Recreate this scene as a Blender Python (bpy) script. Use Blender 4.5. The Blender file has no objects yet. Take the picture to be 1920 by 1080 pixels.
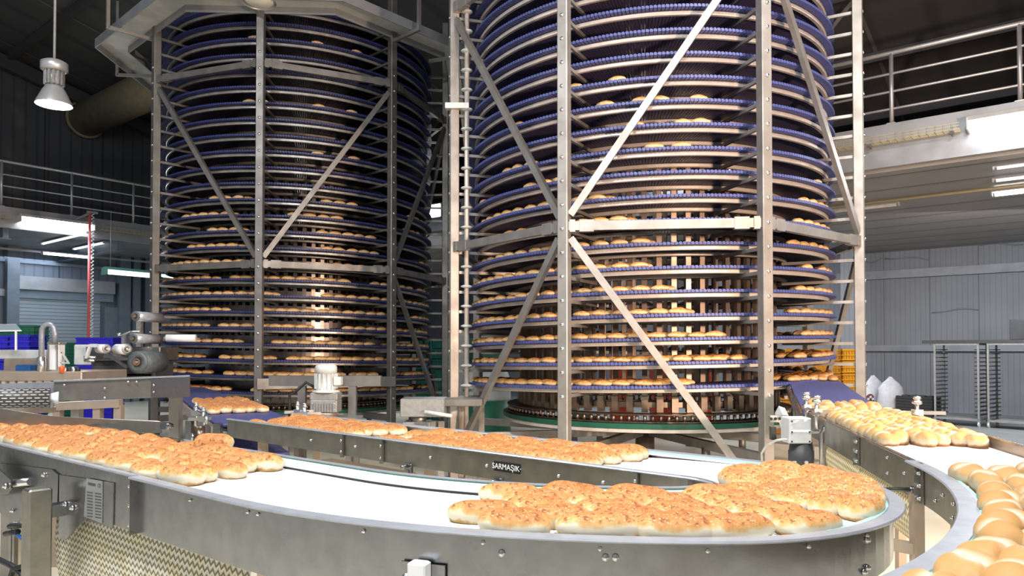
import bpy, math, random
from mathutils import Vector, Matrix
random.seed(7)
PI = math.pi
R_ = math.radians
scene = bpy.context.scene
COL = scene.collection

# ------------------------------------------------------------------ camera
F = 1350.0; PITCH = R_(1.1); EYE = 1.65
SHIFT = (655 - 540 - F * math.tan(PITCH)) / 1920.0
cam_d = bpy.data.cameras.new('camera'); cam = bpy.data.objects.new('camera', cam_d); COL.objects.link(cam)
cam_d.sensor_fit = 'HORIZONTAL'; cam_d.sensor_width = 36; cam_d.lens = F / 1920 * 36
cam_d.shift_y = SHIFT; cam_d.clip_start = 0.05; cam_d.clip_end = 200
cam.location = (0, 0, EYE); cam.rotation_euler = (PI / 2 + PITCH, 0, 0)
scene.camera = cam
CPC, SPC = math.cos(PITCH), math.sin(PITCH)

def ray(x, y):
    u = (x - 960) / F; v = (540 - y + SHIFT * 1920) / F
    return Vector((u, CPC - v * SPC, SPC + v * CPC))
def at_z(x, y, z):
    d = ray(x, y); t = (z - EYE) / d.z
    return Vector((d.x * t, d.y * t, z))
def at_y(x, y, Y):
    d = ray(x, y); t = Y / d.y
    return Vector((d.x * t, Y, EYE + d.z * t))
A2 = Vector((.785, -.62, 0)).normalized(); B2 = Vector((.62, .785, 0)).normalized(); UP = Vector((0, 0, 1))
def W(a, b, z=0): return A2 * a + B2 * b + UP * z
def ab(p): return p.dot(A2), p.dot(B2)
def at_b(x, y, b):
    d = ray(x, y); t = b / d.dot(B2); return Vector((0, 0, EYE)) + d * t
def at_a(x, y, a):
    d = ray(x, y); t = a / d.dot(A2); return Vector((0, 0, EYE)) + d * t

# ------------------------------------------------------------------ mesh builder
class MB:
    def __init__(s): s.v = []; s.f = []; s.s = []; s.uv = {}; s.att = None
    def quad(s, a, b, c, d, sm=False):
        n = len(s.v); s.v += [tuple(a), tuple(b), tuple(c), tuple(d)]; s.f.append((n, n+1, n+2, n+3)); s.s.append(sm)
    def box(s, c, size, ax=None):
        c = Vector(c); X, Y, Z = ax if ax else (Vector((1,0,0)), Vector((0,1,0)), UP)
        X = X * size[0] / 2; Y = Y * size[1] / 2; Z = Z * size[2] / 2; n = len(s.v)
        for sz in (-1, 1):
            for sx, sy in ((-1,-1), (1,-1), (1,1), (-1,1)): s.v.append(tuple(c + X*sx + Y*sy + Z*sz))
        for q in ((3,2,1,0), (4,5,6,7), (0,1,5,4), (1,2,6,5), (2,3,7,6), (3,0,4,7)):
            s.f.append(tuple(n+i for i in q)); s.s.append(False)
        return s
    def cbox(s, c, size, ch, ax=None):      # box with chamfered vertical and top edges
        c = Vector(c); X, Y, Z = ax if ax else (Vector((1,0,0)), Vector((0,1,0)), UP)
        hx, hy, hz = size[0]/2, size[1]/2, size[2]/2
        def ring(ix, z):
            a, b = hx-ix, hy-ix; k = ch
            return [c + X*x + Y*y + Z*z for x, y in ((-a+k,-b),(a-k,-b),(a,-b+k),(a,b-k),(a-k,b),(-a+k,b),(-a,b-k),(-a,-b+k))]
        rs = [ring(ch, -hz), ring(0, -hz+ch), ring(0, hz-ch), ring(ch, hz)]
        s.loft(rs, cap=True); return s
    def loft(s, rings, cap=False, closed=True, sm=False):
        n0 = len(s.v); m = len(rings[0])
        for r in rings: s.v += [tuple(p) for p in r]
        for i in range(len(rings)-1):
            for j in range(m if closed else m-1):
                a = n0+i*m+j; b = n0+i*m+(j+1) % m
                s.f.append((a, b, b+m, a+m)); s.s.append(sm)
        if cap:
            s.f.append(tuple(n0+j for j in reversed(range(m)))); s.s.append(False)
            k = n0+(len(rings)-1)*m; s.f.append(tuple(k+j for j in range(m))); s.s.append(False)
        return s
    def bar(s, p0, p1, w, h, up=UP):
        p0, p1 = Vector(p0), Vector(p1); d = (p1-p0); L = d.length; d.normalize()
        x = d.cross(up)
        if x.length < 1e-4: x = d.cross(Vector((0,1,0)))
        x.normalize(); z = x.cross(d)
        return s.box((p0+p1)/2, (w, L, h), (x, d, z))
    def cyl(s, p0, p1, r, seg=16, r2=None, cap=True, sm=True):
        p0, p1 = Vector(p0), Vector(p1); d = (p1-p0).normalized()
        x = d.cross(UP if abs(d.z) < .9 else Vector((1,0,0))).normalized(); y = d.cross(x)
        r2 = r if r2 is None else r2
        R = lambda p, q: [p + (x*math.cos(2*PI*i/seg) - y*math.sin(2*PI*i/seg))*q for i in range(seg)]
        return s.loft([R(p0, r), R(p1, r2)], cap=cap, sm=sm)
    def tube(s, pts, r, seg=8, cap=True):
        pts = [Vector(p) for p in pts]; rings = []; px = None
        for i, p in enumerate(pts):
            d = (pts[min(i+1, len(pts)-1)] - pts[max(i-1, 0)]).normalized()
            if px is None: x = d.cross(UP if abs(d.z) < .9 else Vector((1,0,0))).normalized()
            else: x = (px - d*px.dot(d)).normalized()
            px = x; y = d.cross(x)
            rings.append([p + (x*math.cos(2*PI*k/seg) - y*math.sin(2*PI*k/seg))*r for k in range(seg)])
        return s.loft(rings, cap=cap, sm=True)
    def lathe(s, c, prof, seg=24, axis=UP, cap=True):
        c = Vector(c); d = Vector(axis).normalized()
        x = d.cross(UP if abs(d.z) < .9 else Vector((1,0,0))).normalized(); y = d.cross(x)
        return s.loft([[c + d*z + (x*math.cos(2*PI*i/seg) - y*math.sin(2*PI*i/seg))*max(r, 1e-4) for i in range(seg)] for r, z in prof], cap=cap, sm=True)
    def dome(s, c, r, n, h=None):
        h = h or r*.7
        return s.lathe(c, [(r, 0), (r*.92, h*.45), (r*.6, h*.85), (0.0001, h)], 10, n)
    def sweep(s, path, prof, cap=True, closed=True, sm=False, uvs=1.0):   # path [(Vector p, Vector left)], prof list or func(i)->list of (off, dz)
        rings = []; n0 = len(s.v); f0 = len(s.f); L = 0; Ls = []
        for i, (p, l) in enumerate(path):
            if i: L += (p - path[i-1][0]).length
            Ls.append(L)
            pr = prof(i) if callable(prof) else prof
            rings.append([p + l*o + UP*z for o, z in pr])
        s.loft(rings, cap=cap, closed=closed, sm=sm)
        pr = prof(0) if callable(prof) else prof; m = len(pr); acc = [0]
        for j in range(1, m+1): acc.append(acc[-1] + math.hypot(pr[j % m][0]-pr[j-1][0], pr[j % m][1]-pr[j-1][1]))
        k = f0
        for i in range(len(rings)-1):
            for j in range(m if closed else m-1):
                s.uv[k] = [(Ls[i], acc[j]), (Ls[i], acc[j+1]), (Ls[i+1], acc[j+1]), (Ls[i+1], acc[j])]; k += 1
        return s
    def mesh(s, name, mat):
        me = bpy.data.meshes.new(name); me.from_pydata(s.v, [], s.f); me.polygons.foreach_set('use_smooth', s.s)
        if s.uv:
            ul = me.uv_layers.new(name='UVMap')
            for k, uvs in s.uv.items():
                for li, q in zip(me.polygons[k].loop_indices, uvs): ul.data[li].uv = q
        if s.att:
            for an, vals in s.att.items():
                at = me.attributes.new(an, 'FLOAT', 'POINT'); at.data.foreach_set('value', vals)
        me.materials.append(mat); me.update(); return me
    def build(s, name, mat, parent=None):
        o = bpy.data.objects.new(name, s.mesh(name, mat)); COL.objects.link(o)
        if parent is not None: setp(o, parent)
        return o

def setp(o, parent):            # parts are modelled in world coordinates
    o.parent = parent
    loc = parent.location if parent.parent is None else Vector((0,0,0))
    o.matrix_parent_inverse = Matrix.Translation(-Vector(loc))
def tag(o, label=None, cat=None, group=None, kind=None):
    if label: o['label'] = label
    if cat: o['category'] = cat
    if group: o['group'] = group
    if kind: o['kind'] = kind
    return o
def thing(name, label, cat, loc, group=None):
    o = bpy.data.objects.new(name, None); o.empty_display_size = .1; COL.objects.link(o); o.location = loc
    return tag(o, label, cat, group)
def struct(o): o['kind'] = 'structure'; return o
def copy_tree(o, parent=None):
    c = o.copy(); COL.objects.link(c)
    if parent is not None: c.parent = parent
    for ch in list(o.children): copy_tree(ch, c)
    return c
ORD = ['first','second','third','fourth','fifth','sixth','seventh','eighth','ninth','tenth','eleventh','twelfth','thirteenth','fourteenth','fifteenth','sixteenth','seventeenth','eighteenth','nineteenth','twentieth','twenty-first','twenty-second','twenty-third','twenty-fourth','twenty-fifth','twenty-sixth','twenty-seventh','twenty-eighth','twenty-ninth','thirtieth']

# ------------------------------------------------------------------ materials
def mat(name, color=(.5,.5,.5), rough=.5, metal=0.0, noise=None, bump=None, spec=None, emit=None, estr=1, alpha=None, trans=None):
    m = bpy.data.materials.new(name); m.use_nodes = True; nt = m.node_tree; b = nt.nodes['Principled BSDF']
    b.inputs['Base Color'].default_value = (*color, 1); b.inputs['Roughness'].default_value = rough; b.inputs['Metallic'].default_value = metal
    if spec is not None: b.inputs['Specular IOR Level'].default_value = spec
    tc = nt.nodes.new('ShaderNodeTexCoord')
    if noise:                       # (scale, second colour, detail, roughness spread)
        n = nt.nodes.new('ShaderNodeTexNoise'); n.inputs['Scale'].default_value = noise[0]; n.inputs['Detail'].default_value = noise[2] if len(noise) > 2 else 4
        nt.links.new(tc.outputs['Object'], n.inputs['Vector'])
        r = nt.nodes.new('ShaderNodeValToRGB'); r.color_ramp.elements[0].position = .35; r.color_ramp.elements[1].position = .65
        r.color_ramp.elements[0].color = (*color, 1); r.color_ramp.elements[1].color = (*noise[1], 1)
        nt.links.new(n.outputs['Fac'], r.inputs['Fac']); nt.links.new(r.outputs['Color'], b.inputs['Base Color'])
        mr = nt.nodes.new('ShaderNodeMapRange'); mr.inputs['To Min'].default_value = max(.05, rough-.08); mr.inputs['To Max'].default_value = min(1, rough+.08)
        nt.links.new(n.outputs['Fac'], mr.inputs['Value']); nt.links.new(mr.outputs['Result'], b.inputs['Roughness'])
    if bump:                        # (scale vec, strength)
        mp = nt.nodes.new('ShaderNodeMapping'); mp.inputs['Scale'].default_value = bump[0]; nt.links.new(tc.outputs['Object'], mp.inputs['Vector'])
        n2 = nt.nodes.new('ShaderNodeTexNoise'); n2.inputs['Scale'].default_value = 1; n2.inputs['Detail'].default_value = 3; nt.links.new(mp.outputs['Vector'], n2.inputs['Vector'])
        bp = nt.nodes.new('ShaderNodeBump'); bp.inputs['Strength'].default_value = bump[1]; bp.inputs['Distance'].default_value = .01
        nt.links.new(n2.outputs['Fac'], bp.inputs['Height']); nt.links.new(bp.outputs['Normal'], b.inputs['Normal'])
    if emit:
        b.inputs['Emission Color'].default_value = (*emit, 1); b.inputs['Emission Strength'].default_value = estr
    if trans: b.inputs['Transmission Weight'].default_value = trans
    if alpha is not None: b.inputs['Alpha'].default_value = alpha
    return m
M = {}
M['steel'] = mat('brushed_steel', (.36,.362,.375), .26, 1, (14, (.315,.317,.33)), ((60,60,60), .012))
M['steel_dark'] = mat('worn_steel', (.40,.385,.345), .40, 1, (9, (.30,.29,.26)), ((40,40,120), .05))
M['rim'] = mat('polished_rim', (.37,.38,.42), .36, .4, (18, (.31,.32,.36)))
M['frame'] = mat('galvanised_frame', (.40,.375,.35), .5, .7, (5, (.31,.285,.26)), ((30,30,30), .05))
M['frame_left'] = mat('dim_lit_frame', (.27,.255,.24), .5, .75, (5, (.2,.185,.17)), ((30,30,30), .05))  # darker copy of the frame: left tower's weaker light put into the colour
M['rail'] = mat('rail_steel', (.70,.63,.57), .42, .35, (7, (.60,.53,.48)))  # steel made pinker and brighter in colour, as under the warm floodlight
M['rail_left'] = mat('dim_lit_rail_steel', (.46,.44,.42), .42, .7, (7, (.34,.32,.30)))  # darker rail copy, dim light of the left tower painted in
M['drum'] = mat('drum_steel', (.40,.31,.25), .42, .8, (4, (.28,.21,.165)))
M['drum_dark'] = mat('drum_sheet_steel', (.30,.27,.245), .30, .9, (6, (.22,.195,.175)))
M['bolt'] = mat('zinc_bolt', (.72,.72,.73), .28, 1)
M['chain'] = mat('oily_chain', (.10,.075,.055), .38, .8, (20, (.2,.14,.1)))
M['roller'] = mat('chain_roller', (.42,.33,.27), .35, .9)
M['green'] = mat('green_plastic', (.012,.10,.062), .4)
M['greenlite'] = mat('pale_green_guide', (.32,.62,.55), .35)
M['white_plastic'] = mat('white_guide_plastic', (.80,.82,.82), .35)
M['blue'] = mat('blue_belt', (.060,.072,.235), .42, 0, (60, (.085,.105,.31)), ((90,90,90), .35))
M['blue_infeed'] = mat('blue_infeed_belt', (.028,.032,.125), .45, 0, (60, (.04,.048,.17)), ((90,90,90), .35))
M['deck'] = mat('shaded_mesh_blue_belt', (.034,.030,.066), .45, 0, (85, (.085,.073,.15), 2), ((120,120,120), .4))  # belt blue darkened in colour for the shaded underside and mesh openings
M['deck_left'] = mat('dim_lit_mesh_blue_belt', (.010,.010,.024), .5, 0, (85, (.022,.021,.048), 2), ((120,120,120), .4))  # deck darkened further to paint in the left tower's shade
M['blue_left'] = mat('dim_lit_blue_belt', (.022,.028,.12), .45, 0, (60, (.032,.042,.17)), ((90,90,90), .35))  # same blue belt, shade of the left tower put into the colour
M['black'] = mat('black_rubber', (.012,.012,.013), .55)
M['darkgrey'] = mat('dark_grey_paint', (.06,.062,.066), .5, 0, (6, (.045,.047,.05)))
M['cast'] = mat('cast_aluminium', (.42,.415,.40), .45, .6, (25, (.33,.325,.31)))
M['lightgrey'] = mat('light_grey_paint', (.62,.63,.62), .4, 0, (12, (.54,.55,.54)))
M['white'] = mat('white_paint', (.8,.8,.8), .4)
M['steel_warmlit'] = mat('steel_panel_warmlit', (.55,.43,.34), .4, .6, (5, (.45,.36,.29)))  # plain steel with brown warm light and reflection put into its colour
M['wallL'] = mat('grey_blue_paint', (.20,.25,.31), .6, 0, (3, (.16,.205,.26)))
M['column'] = mat('column_paint', (.15,.185,.23), .5, 0, (3, (.12,.15,.19)))
M['fascia'] = mat('fascia_zinc', (.36,.37,.39), .5, .3, (3, (.30,.31,.33)))
M['railing'] = mat('railing_steel', (.55,.55,.57), .4, .6, (9, (.48,.48,.5)))
M['tray'] = mat('cable_tray_zinc', (.55,.47,.30), .45, .4)
M['duct'] = mat('duct_beige', (.40,.34,.22), .6, 0, (5, (.32,.27,.17)))
M['channel'] = mat('channel_zinc', (.66,.66,.63), .5, .15, (4, (.54,.54,.51)))  # zinc lightened in colour to carry the light of nearby lamps
M['girt'] = mat('girt_zinc', (.25,.265,.29), .5, .1, (3, (.21,.22,.245)))
M['cream'] = mat('cream_lens', (.75,.72,.62), .4)
M['crate_blue'] = mat('crate_blue', (.035,.03,.62), .4, 0, (8, (.03,.025,.5)))
M['crate_green'] = mat('crate_green', (.02,.15,.09), .45)
M['crate_teal'] = mat('crate_teal', (.07,.42,.36), .4, 0, (8, (.05,.32,.28)))
M['crate_yellow'] = mat('crate_yellow', (.62,.30,.01), .45, 0, (6, (.5,.23,.008)))
M['crate_red'] = mat('crate_red', (.55,.06,.02), .45)
M['sack'] = mat('sack_white', (.50,.51,.54), .7, 0, (10, (.42,.43,.46)), ((12,12,12), .5))
M['emblem'] = mat('sack_print', (.10,.035,.035), .6)
M['rack'] = mat('rack_steel', (.36,.355,.35), .45, .3, (8, (.28,.28,.28)))
M['traydark'] = mat('baking_tray', (.05,.05,.052), .5, .4)
M['hose_red'] = mat('red_hose', (.75,.12,.13), .4)
M['hose_white'] = mat('white_hose', (.75,.72,.7), .4)
M['cable_blue'] = mat('blue_cable', (.02,.10,.30), .4)
M['film'] = mat('film_roll', (.55,.57,.62), .22, .5)
M['film_end'] = mat('film_roll_end', (.11,.125,.13), .45, 0, (30, (.08,.09,.095)))
M['cardboard'] = mat('cardboard_core', (.16,.09,.055), .7)
M['orange'] = mat('orange_knob', (.8,.12,.02), .4)
M['lamp_shade'] = mat('lamp_alloy', (.62,.62,.62), .35, .6)
M['glow'] = mat('lamp_glow', (.9,.9,.9), .4, emit=(.93,.96,1), estr=14)
M['glow_tube'] = mat('tube_glow', (.9,.9,.9), .4, emit=(.90,.95,1), estr=9)
M['glow_dim'] = mat('tube_glow_dim', (.8,.8,.8), .4, emit=(.85,.92,1), estr=1.1)
M['glow_green'] = mat('tube_glow_green', (.8,.9,.85), .4, emit=(.72,1,.93), estr=2.2)
M['lamp_green'] = mat('lamp_body_green', (.2,.5,.45), .4)
M['perspex'] = mat('clear_guard', (.7,.75,.85), .15, 0, alpha=.35)
M['plate'] = mat('rating_plate', (.36,.37,.38), .4, .5)
M['ink'] = mat('plate_ink', (.07,.07,.075), .6)
M['logo_black'] = mat('logo_plate_black', (.012,.012,.012), .4)
M['logo_white'] = mat('logo_lettering', (.8,.8,.78), .5)

def nodes(m): return m.node_tree.nodes, m.node_tree.links
# white modular belt: rows of small links (UV: u along the belt, v across)
def modular(name, c1, c2, lx, ly, bumpst, mortar=.06, metal=0):
    m = mat(name, c1, .45); N, L = nodes(m); b = N['Principled BSDF']
    uv = N.new('ShaderNodeUVMap'); br = N.new('ShaderNodeTexBrick'); L.new(uv.outputs['UV'], br.inputs['Vector'])
    br.inputs['Scale'].default_value = 1; br.inputs['Brick Width'].default_value = lx; br.inputs['Row Height'].default_value = ly
    br.inputs['Mortar Size'].default_value = ly*mortar; br.inputs['Mortar Smooth'].default_value = .6
    br.inputs['Color1'].default_value = (*c1, 1); br.inputs['Color2'].default_value = (*[x*.97 for x in c1], 1); br.inputs['Mortar'].default_value = (*c2, 1)
    L.new(br.outputs['Color'], b.inputs['Base Color'])
    bp = N.new('ShaderNodeBump'); bp.invert = True; bp.inputs['Strength'].default_value = bumpst; bp.inputs['Distance'].default_value = .004
    L.new(br.outputs['Fac'], bp.inputs['Height']); L.new(bp.outputs['Normal'], b.inputs['Normal']); return m
M['belt_white'] = modular('white_modular_belt', (.82,.82,.80), (.50,.51,.50), .03, .012, .35, .12)
M['belt_roll'] = modular('perforated_belt', (.80,.79,.77), (.05,.045,.04), .042, .02, .8, .55)
# zigzag woven return belt
def zigzag(name, c1, c2, px, py, amp):
    m = mat(name, c1, .55); N, L = nodes(m); b = N['Principled BSDF']
    uv = N.new('ShaderNodeUVMap'); sx = N.new('ShaderNodeSeparateXYZ'); L.new(uv.outputs['UV'], sx.inputs[0])
    def mth(op, a, bb=None):
        n = N.new('ShaderNodeMath'); n.operation = op
        for i, q in enumerate((a, bb)):
            if q is None: continue
            if isinstance(q, (int, float)): n.inputs[i].default_value = q
            else: L.new(q, n.inputs[i])
        return n.outputs[0]
    tri = mth('PINGPONG', mth('MULTIPLY', sx.outputs[0], 1/px), 1.0)
    t = mth('FRACT', mth('ADD', mth('MULTIPLY', sx.outputs[1], 1/py), mth('MULTIPLY', tri, amp)))
    d = mth('ABSOLUTE', mth('SUBTRACT', t, .5))
    r = N.new('ShaderNodeValToRGB'); L.new(d, r.inputs['Fac'])
    r.color_ramp.elements[0].position = .10; r.color_ramp.elements[0].color = (*c2, 1); r.color_ramp.elements[1].position = .30; r.color_ramp.elements[1].color = (*c1, 1)
    nz = N.new('ShaderNodeTexNoise'); nz.inputs['Scale'].default_value = 9; L.new(uv.outputs['UV'], nz.inputs['Vector'])
    mx = N.new('ShaderNodeMixRGB'); mx.blend_type = 'MULTIPLY'; mx.inputs['Fac'].default_value = .5; L.new(r.outputs['Color'], mx.inputs[1])
    r2 = N.new('ShaderNodeValToRGB'); r2.color_ramp.elements[0].color = (1,.9,.62,1); r2.color_ramp.elements[0].position = .4; r2.color_ramp.elements[1].color = (1,1,1,1); r2.color_ramp.elements[1].position = .6
    L.new(nz.outputs['Fac'], r2.inputs['Fac']); L.new(r2.outputs['Color'], mx.inputs[2]); L.new(mx.outputs[0], b.inputs['Base Color'])
    bp = N.new('ShaderNodeBump'); bp.inputs['Strength'].default_value = .7; bp.inputs['Distance'].default_value = .006; L.new(d, bp.inputs['Height']); L.new(bp.outputs['Normal'], b.inputs['Normal'])
    return m
M['zig'] = zigzag('woven_return_belt', (.86,.83,.74), (.22,.18,.10), .0165, .026, .62)
M['zig2'] = zigzag('woven_return_belt_fine', (.86,.79,.60), (.36,.25,.09), .015, .032, .6)

# ribbed sheet walls
def ribbed(name, c1, c2, axis, period, joint=None, rough=.5, jc=.35, ph=0, jw=.022):
    m = mat(name, c1, rough); N, L = nodes(m); b = N['Principled BSDF']; tc = N.new('ShaderNodeTexCoord')
    dt = N.new('ShaderNodeVectorMath'); dt.operation = 'DOT_PRODUCT'; dt.inputs[1].default_value = axis; L.new(tc.outputs['Object'], dt.inputs[0])
    mu = N.new('ShaderNodeMath'); mu.operation = 'MULTIPLY'; mu.inputs[1].default_value = 1/period; L.new(dt.outputs['Value'], mu.inputs[0])
    fr = N.new('ShaderNodeMath'); fr.operation = 'FRACT'; L.new(mu.outputs[0], fr.inputs[0])
    r = N.new('ShaderNodeValToRGB'); e = r.color_ramp.elements
    e[0].position = 0; e[0].color = (*c2, 1); e[1].position = .22; e[1].color = (*c1, 1)
    x = e.new(.12); x.color = (*c2, 1); x = e.new(.92); x.color = (*c1, 1); x = e.new(1); x.color = (*c2, 1)
    L.new(fr.outputs[0], r.inputs['Fac']); nz = N.new('ShaderNodeTexNoise'); nz.inputs['Scale'].default_value = 1.3; nz.inputs['Detail'].default_value = 5; L.new(tc.outputs['Object'], nz.inputs['Vector'])
    mr = N.new('ShaderNodeMapRange'); mr.inputs['To Min'].default_value = .8; mr.inputs['To Max'].default_value = 1.15; L.new(nz.outputs['Fac'], mr.inputs['Value'])
    mx = N.new('ShaderNodeMixRGB'); mx.blend_type = 'MULTIPLY'; mx.inputs['Fac'].default_value = 1; L.new(r.outputs['Color'], mx.inputs[1]); L.new(mr.outputs['Result'], mx.inputs[2])
    out = mx.outputs[0]
    if joint:
        m2 = N.new('ShaderNodeMath'); m2.operation = 'MULTIPLY'; m2.inputs[1].default_value = 1/joint; sb = N.new('ShaderNodeMath'); sb.operation = 'SUBTRACT'; sb.inputs[1].default_value = ph; L.new(dt.outputs['Value'], sb.inputs[0]); L.new(sb.outputs[0], m2.inputs[0])
        f2 = N.new('ShaderNodeMath'); f2.operation = 'FRACT'; L.new(m2.outputs[0], f2.inputs[0])
        lt = N.new('ShaderNodeMath'); lt.operation = 'LESS_THAN'; lt.inputs[1].default_value = jw; L.new(f2.outputs[0], lt.inputs[0])
        m3 = N.new('ShaderNodeMixRGB'); m3.inputs[2].default_value = (*[q*jc for q in c1], 1); L.new(lt.outputs[0], m3.inputs[0]); L.new(out, m3.inputs[1]); out = m3.outputs[0]
    L.new(out, b.inputs['Base Color'])
    bp = N.new('ShaderNodeBump'); bp.inputs['Strength'].default_value = .4; bp.inputs['Distance'].default_value = .02; L.new(r.outputs['Color'], bp.inputs['Height']); L.new(bp.outputs['Normal'], b.inputs['Normal'])
    return m
_j1, _j2 = ab(at_b(1657, 600, 21.86))[0], ab(at_b(1835, 600, 21.86))[0]
M['wallR'] = ribbed('wall_sheet_right', (.185,.195,.215), (.155,.165,.185), A2, .12, (_j2-_j1)/2, .5, .35, _j1, .014)
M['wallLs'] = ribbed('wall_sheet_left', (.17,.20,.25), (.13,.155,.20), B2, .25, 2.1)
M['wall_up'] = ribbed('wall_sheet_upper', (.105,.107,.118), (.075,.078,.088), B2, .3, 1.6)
M['shutter'] = ribbed('shutter_slats', (.30,.35,.40), (.15,.18,.215), Vector((0,0,1)), .105)
M['soffit'] = ribbed('soffit_panels', (.30,.27,.245), (.26,.235,.215), B2, 1.02, 1.02, .45, .22, 0, .045)
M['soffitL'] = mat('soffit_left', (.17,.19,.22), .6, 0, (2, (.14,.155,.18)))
M['roof'] = ribbed('roof_sheet', (.13,.128,.132), (.10,.10,.105), A2, 1.1, 3.3, .6, 1.7)
M['purlin'] = mat('purlin_paint', (.085,.085,.09), .5)
# floor
fm = mat('cream_epoxy_floor', (.78,.72,.56), .28); N, L = nodes(fm); b = N['Principled BSDF']; tc = N.new('ShaderNodeTexCoord')
nz = N.new('ShaderNodeTexNoise'); nz.inputs['Scale'].default_value = .8; nz.inputs['Detail'].default_value = 7; L.new(tc.outputs['Object'], nz.inputs['Vector'])
r = N.new('ShaderNodeValToRGB'); r.color_ramp.elements[0].position = .35; r.color_ramp.elements[0].color = (.66,.60,.45,1); r.color_ramp.elements[1].position = .6; r.color_ramp.elements[1].color = (.80,.75,.60,1)
L.new(nz.outputs['Fac'], r.inputs['Fac']); L.new(r.outputs['Color'], b.inputs['Base Color']); M['floor'] = fm
M['floor_grey'] = mat('grey_floor_coat', (.20,.215,.215), .5, 0, (1.5, (.165,.18,.18)))

# bread
def bread(name, ramp, fleck, fleck_col, spot, spot_col, crack=None, fscale=260):
    m = mat(name, (.7,.4,.2), .62, spec=.25); N, L = nodes(m); b = N['Principled BSDF']; tc = N.new('ShaderNodeTexCoord')
    at = N.new('ShaderNodeAttribute'); at.attribute_name = 'crust'
    oi = N.new('ShaderNodeObjectInfo')
    n1 = N.new('ShaderNodeTexNoise'); n1.inputs['Scale'].default_value = 26; n1.inputs['Detail'].default_value = 5; L.new(tc.outputs['Object'], n1.inputs['Vector'])
    ad = N.new('ShaderNodeMath'); ad.operation = 'MULTIPLY_ADD'; ad.inputs[1].default_value = .62; L.new(n1.outputs['Fac'], ad.inputs[0]); L.new(at.outputs['Fac'], ad.inputs[2])
    ad2 = N.new('ShaderNodeMath'); ad2.operation = 'MULTIPLY_ADD'; ad2.inputs[1].default_value = .10; ad2.inputs[2].default_value = -.45; L.new(oi.outputs['Random'], ad2.inputs[0])
    ad3 = N.new('ShaderNodeMath'); ad3.operation = 'ADD'; L.new(ad.outputs[0], ad3.inputs[0]); L.new(ad2.outputs[0], ad3.inputs[1])
    r = N.new('ShaderNodeValToRGB'); L.new(ad3.outputs[0], r.inputs['Fac']); e = r.color_ramp.elements
    e[0].position = ramp[0][0]; e[0].color = (*ramp[0][1], 1); e[1].position = ramp[-1][0]; e[1].color = (*ramp[-1][1], 1)
    for p, c in ramp[1:-1]:
        x = e.new(p); x.color = (*c, 1)
    out = r.outputs['Color']
    def mask(scale, lo, hi, top):
        n = N.new('ShaderNodeTexNoise'); n.inputs['Scale'].default_value = scale; n.inputs['Detail'].default_value = 2; L.new(tc.outputs['Object'], n.inputs['Vector'])
        q = N.new('ShaderNodeMapRange'); q.inputs['From Min'].default_value = lo; q.inputs['From Max'].default_value = hi; L.new(n.outputs['Fac'], q.inputs['Value'])
        t = N.new('ShaderNodeMapRange'); t.inputs['From Min'].default_value = top; t.inputs['From Max'].default_value = top+.15; L.new(at.outputs['Fac'], t.inputs['Value'])
        k = N.new('ShaderNodeMath'); k.operation = 'MULTIPLY'; L.new(q.outputs['Result'], k.inputs[0]); L.new(t.outputs['Result'], k.inputs[1]); return k.outputs[0]
    if spot:
        x = N.new('ShaderNodeMixRGB'); L.new(mask(70, .54, .66, .60), x.inputs[0]); L.new(out, x.inputs[1]); x.inputs[2].default_value = (*spot_col, 1); out = x.outputs[0]
    if fleck:
        x = N.new('ShaderNodeMixRGB'); L.new(mask(fscale, .60, .66, .55), x.inputs[0]); L.new(out, x.inputs[1]); x.inputs[2].default_value = (*fleck_col, 1); out = x.outputs[0]
    if crack:
        ac = N.new('ShaderNodeAttribute'); ac.attribute_name = 'crack'
        x = N.new('ShaderNodeMixRGB'); L.new(ac.outputs['Fac'], x.inputs[0]); L.new(out, x.inputs[1]); x.inputs[2].default_value = (*crack, 1); out = x.outputs[0]
    L.new(out, b.inputs['Base Color'])
    b.inputs['Subsurface Weight'].default_value = .0
    bp = N.new('ShaderNodeBump'); bp.inputs['Strength'].default_value = .25; bp.inputs['Distance'].default_value = .003; L.new(n1.outputs['Fac'], bp.inputs['Height']); L.new(bp.outputs['Normal'], b.inputs['Normal'])
    return m
S1 = [(0, (.40,.24,.09)), (.08, (.58,.40,.19)), (.15, (.66,.60,.47)), (.40, (.67,.59,.43)), (.50, (.62,.42,.19)), (.62, (.54,.27,.09)), (.80, (.43,.16,.045)), (1, (.30,.095,.025))]
M['bun'] = bread('seeded_bun_crust', S1, True, (.66,.47,.26), True, (.24,.075,.022))
S2 = [(0, (.40,.24,.09)), (.08, (.58,.40,.19)), (.15, (.66,.60,.47)), (.40, (.67,.58,.41)), (.50, (.62,.42,.18)), (.62, (.55,.29,.095)), (.80, (.45,.18,.05)), (1, (.32,.11,.03))]
M['bun_seed'] = bread('sesame_bun_crust', S2, True, (.76,.62,.40), True, (.27,.085,.025), fscale=190)
M['roll'] = bread('golden_roll_crust', [(0, (.26,.11,.03)), (.12, (.38,.21,.08)), (.22, (.47,.41,.31)), (.42, (.47,.37,.22)), (.60, (.44,.25,.095)), (1, (.385,.18,.052))], False, None, False, None, crack=(.53,.47,.35))
M['roll_brown'] = bread('browned_roll_crust', [(0, (.40,.18,.05)), (.12, (.55,.32,.12)), (.22, (.64,.52,.33)), (.42, (.62,.42,.19)), (.62, (.50,.23,.065)), (1, (.34,.12,.03))], False, None, True, (.28,.09,.025))
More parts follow.
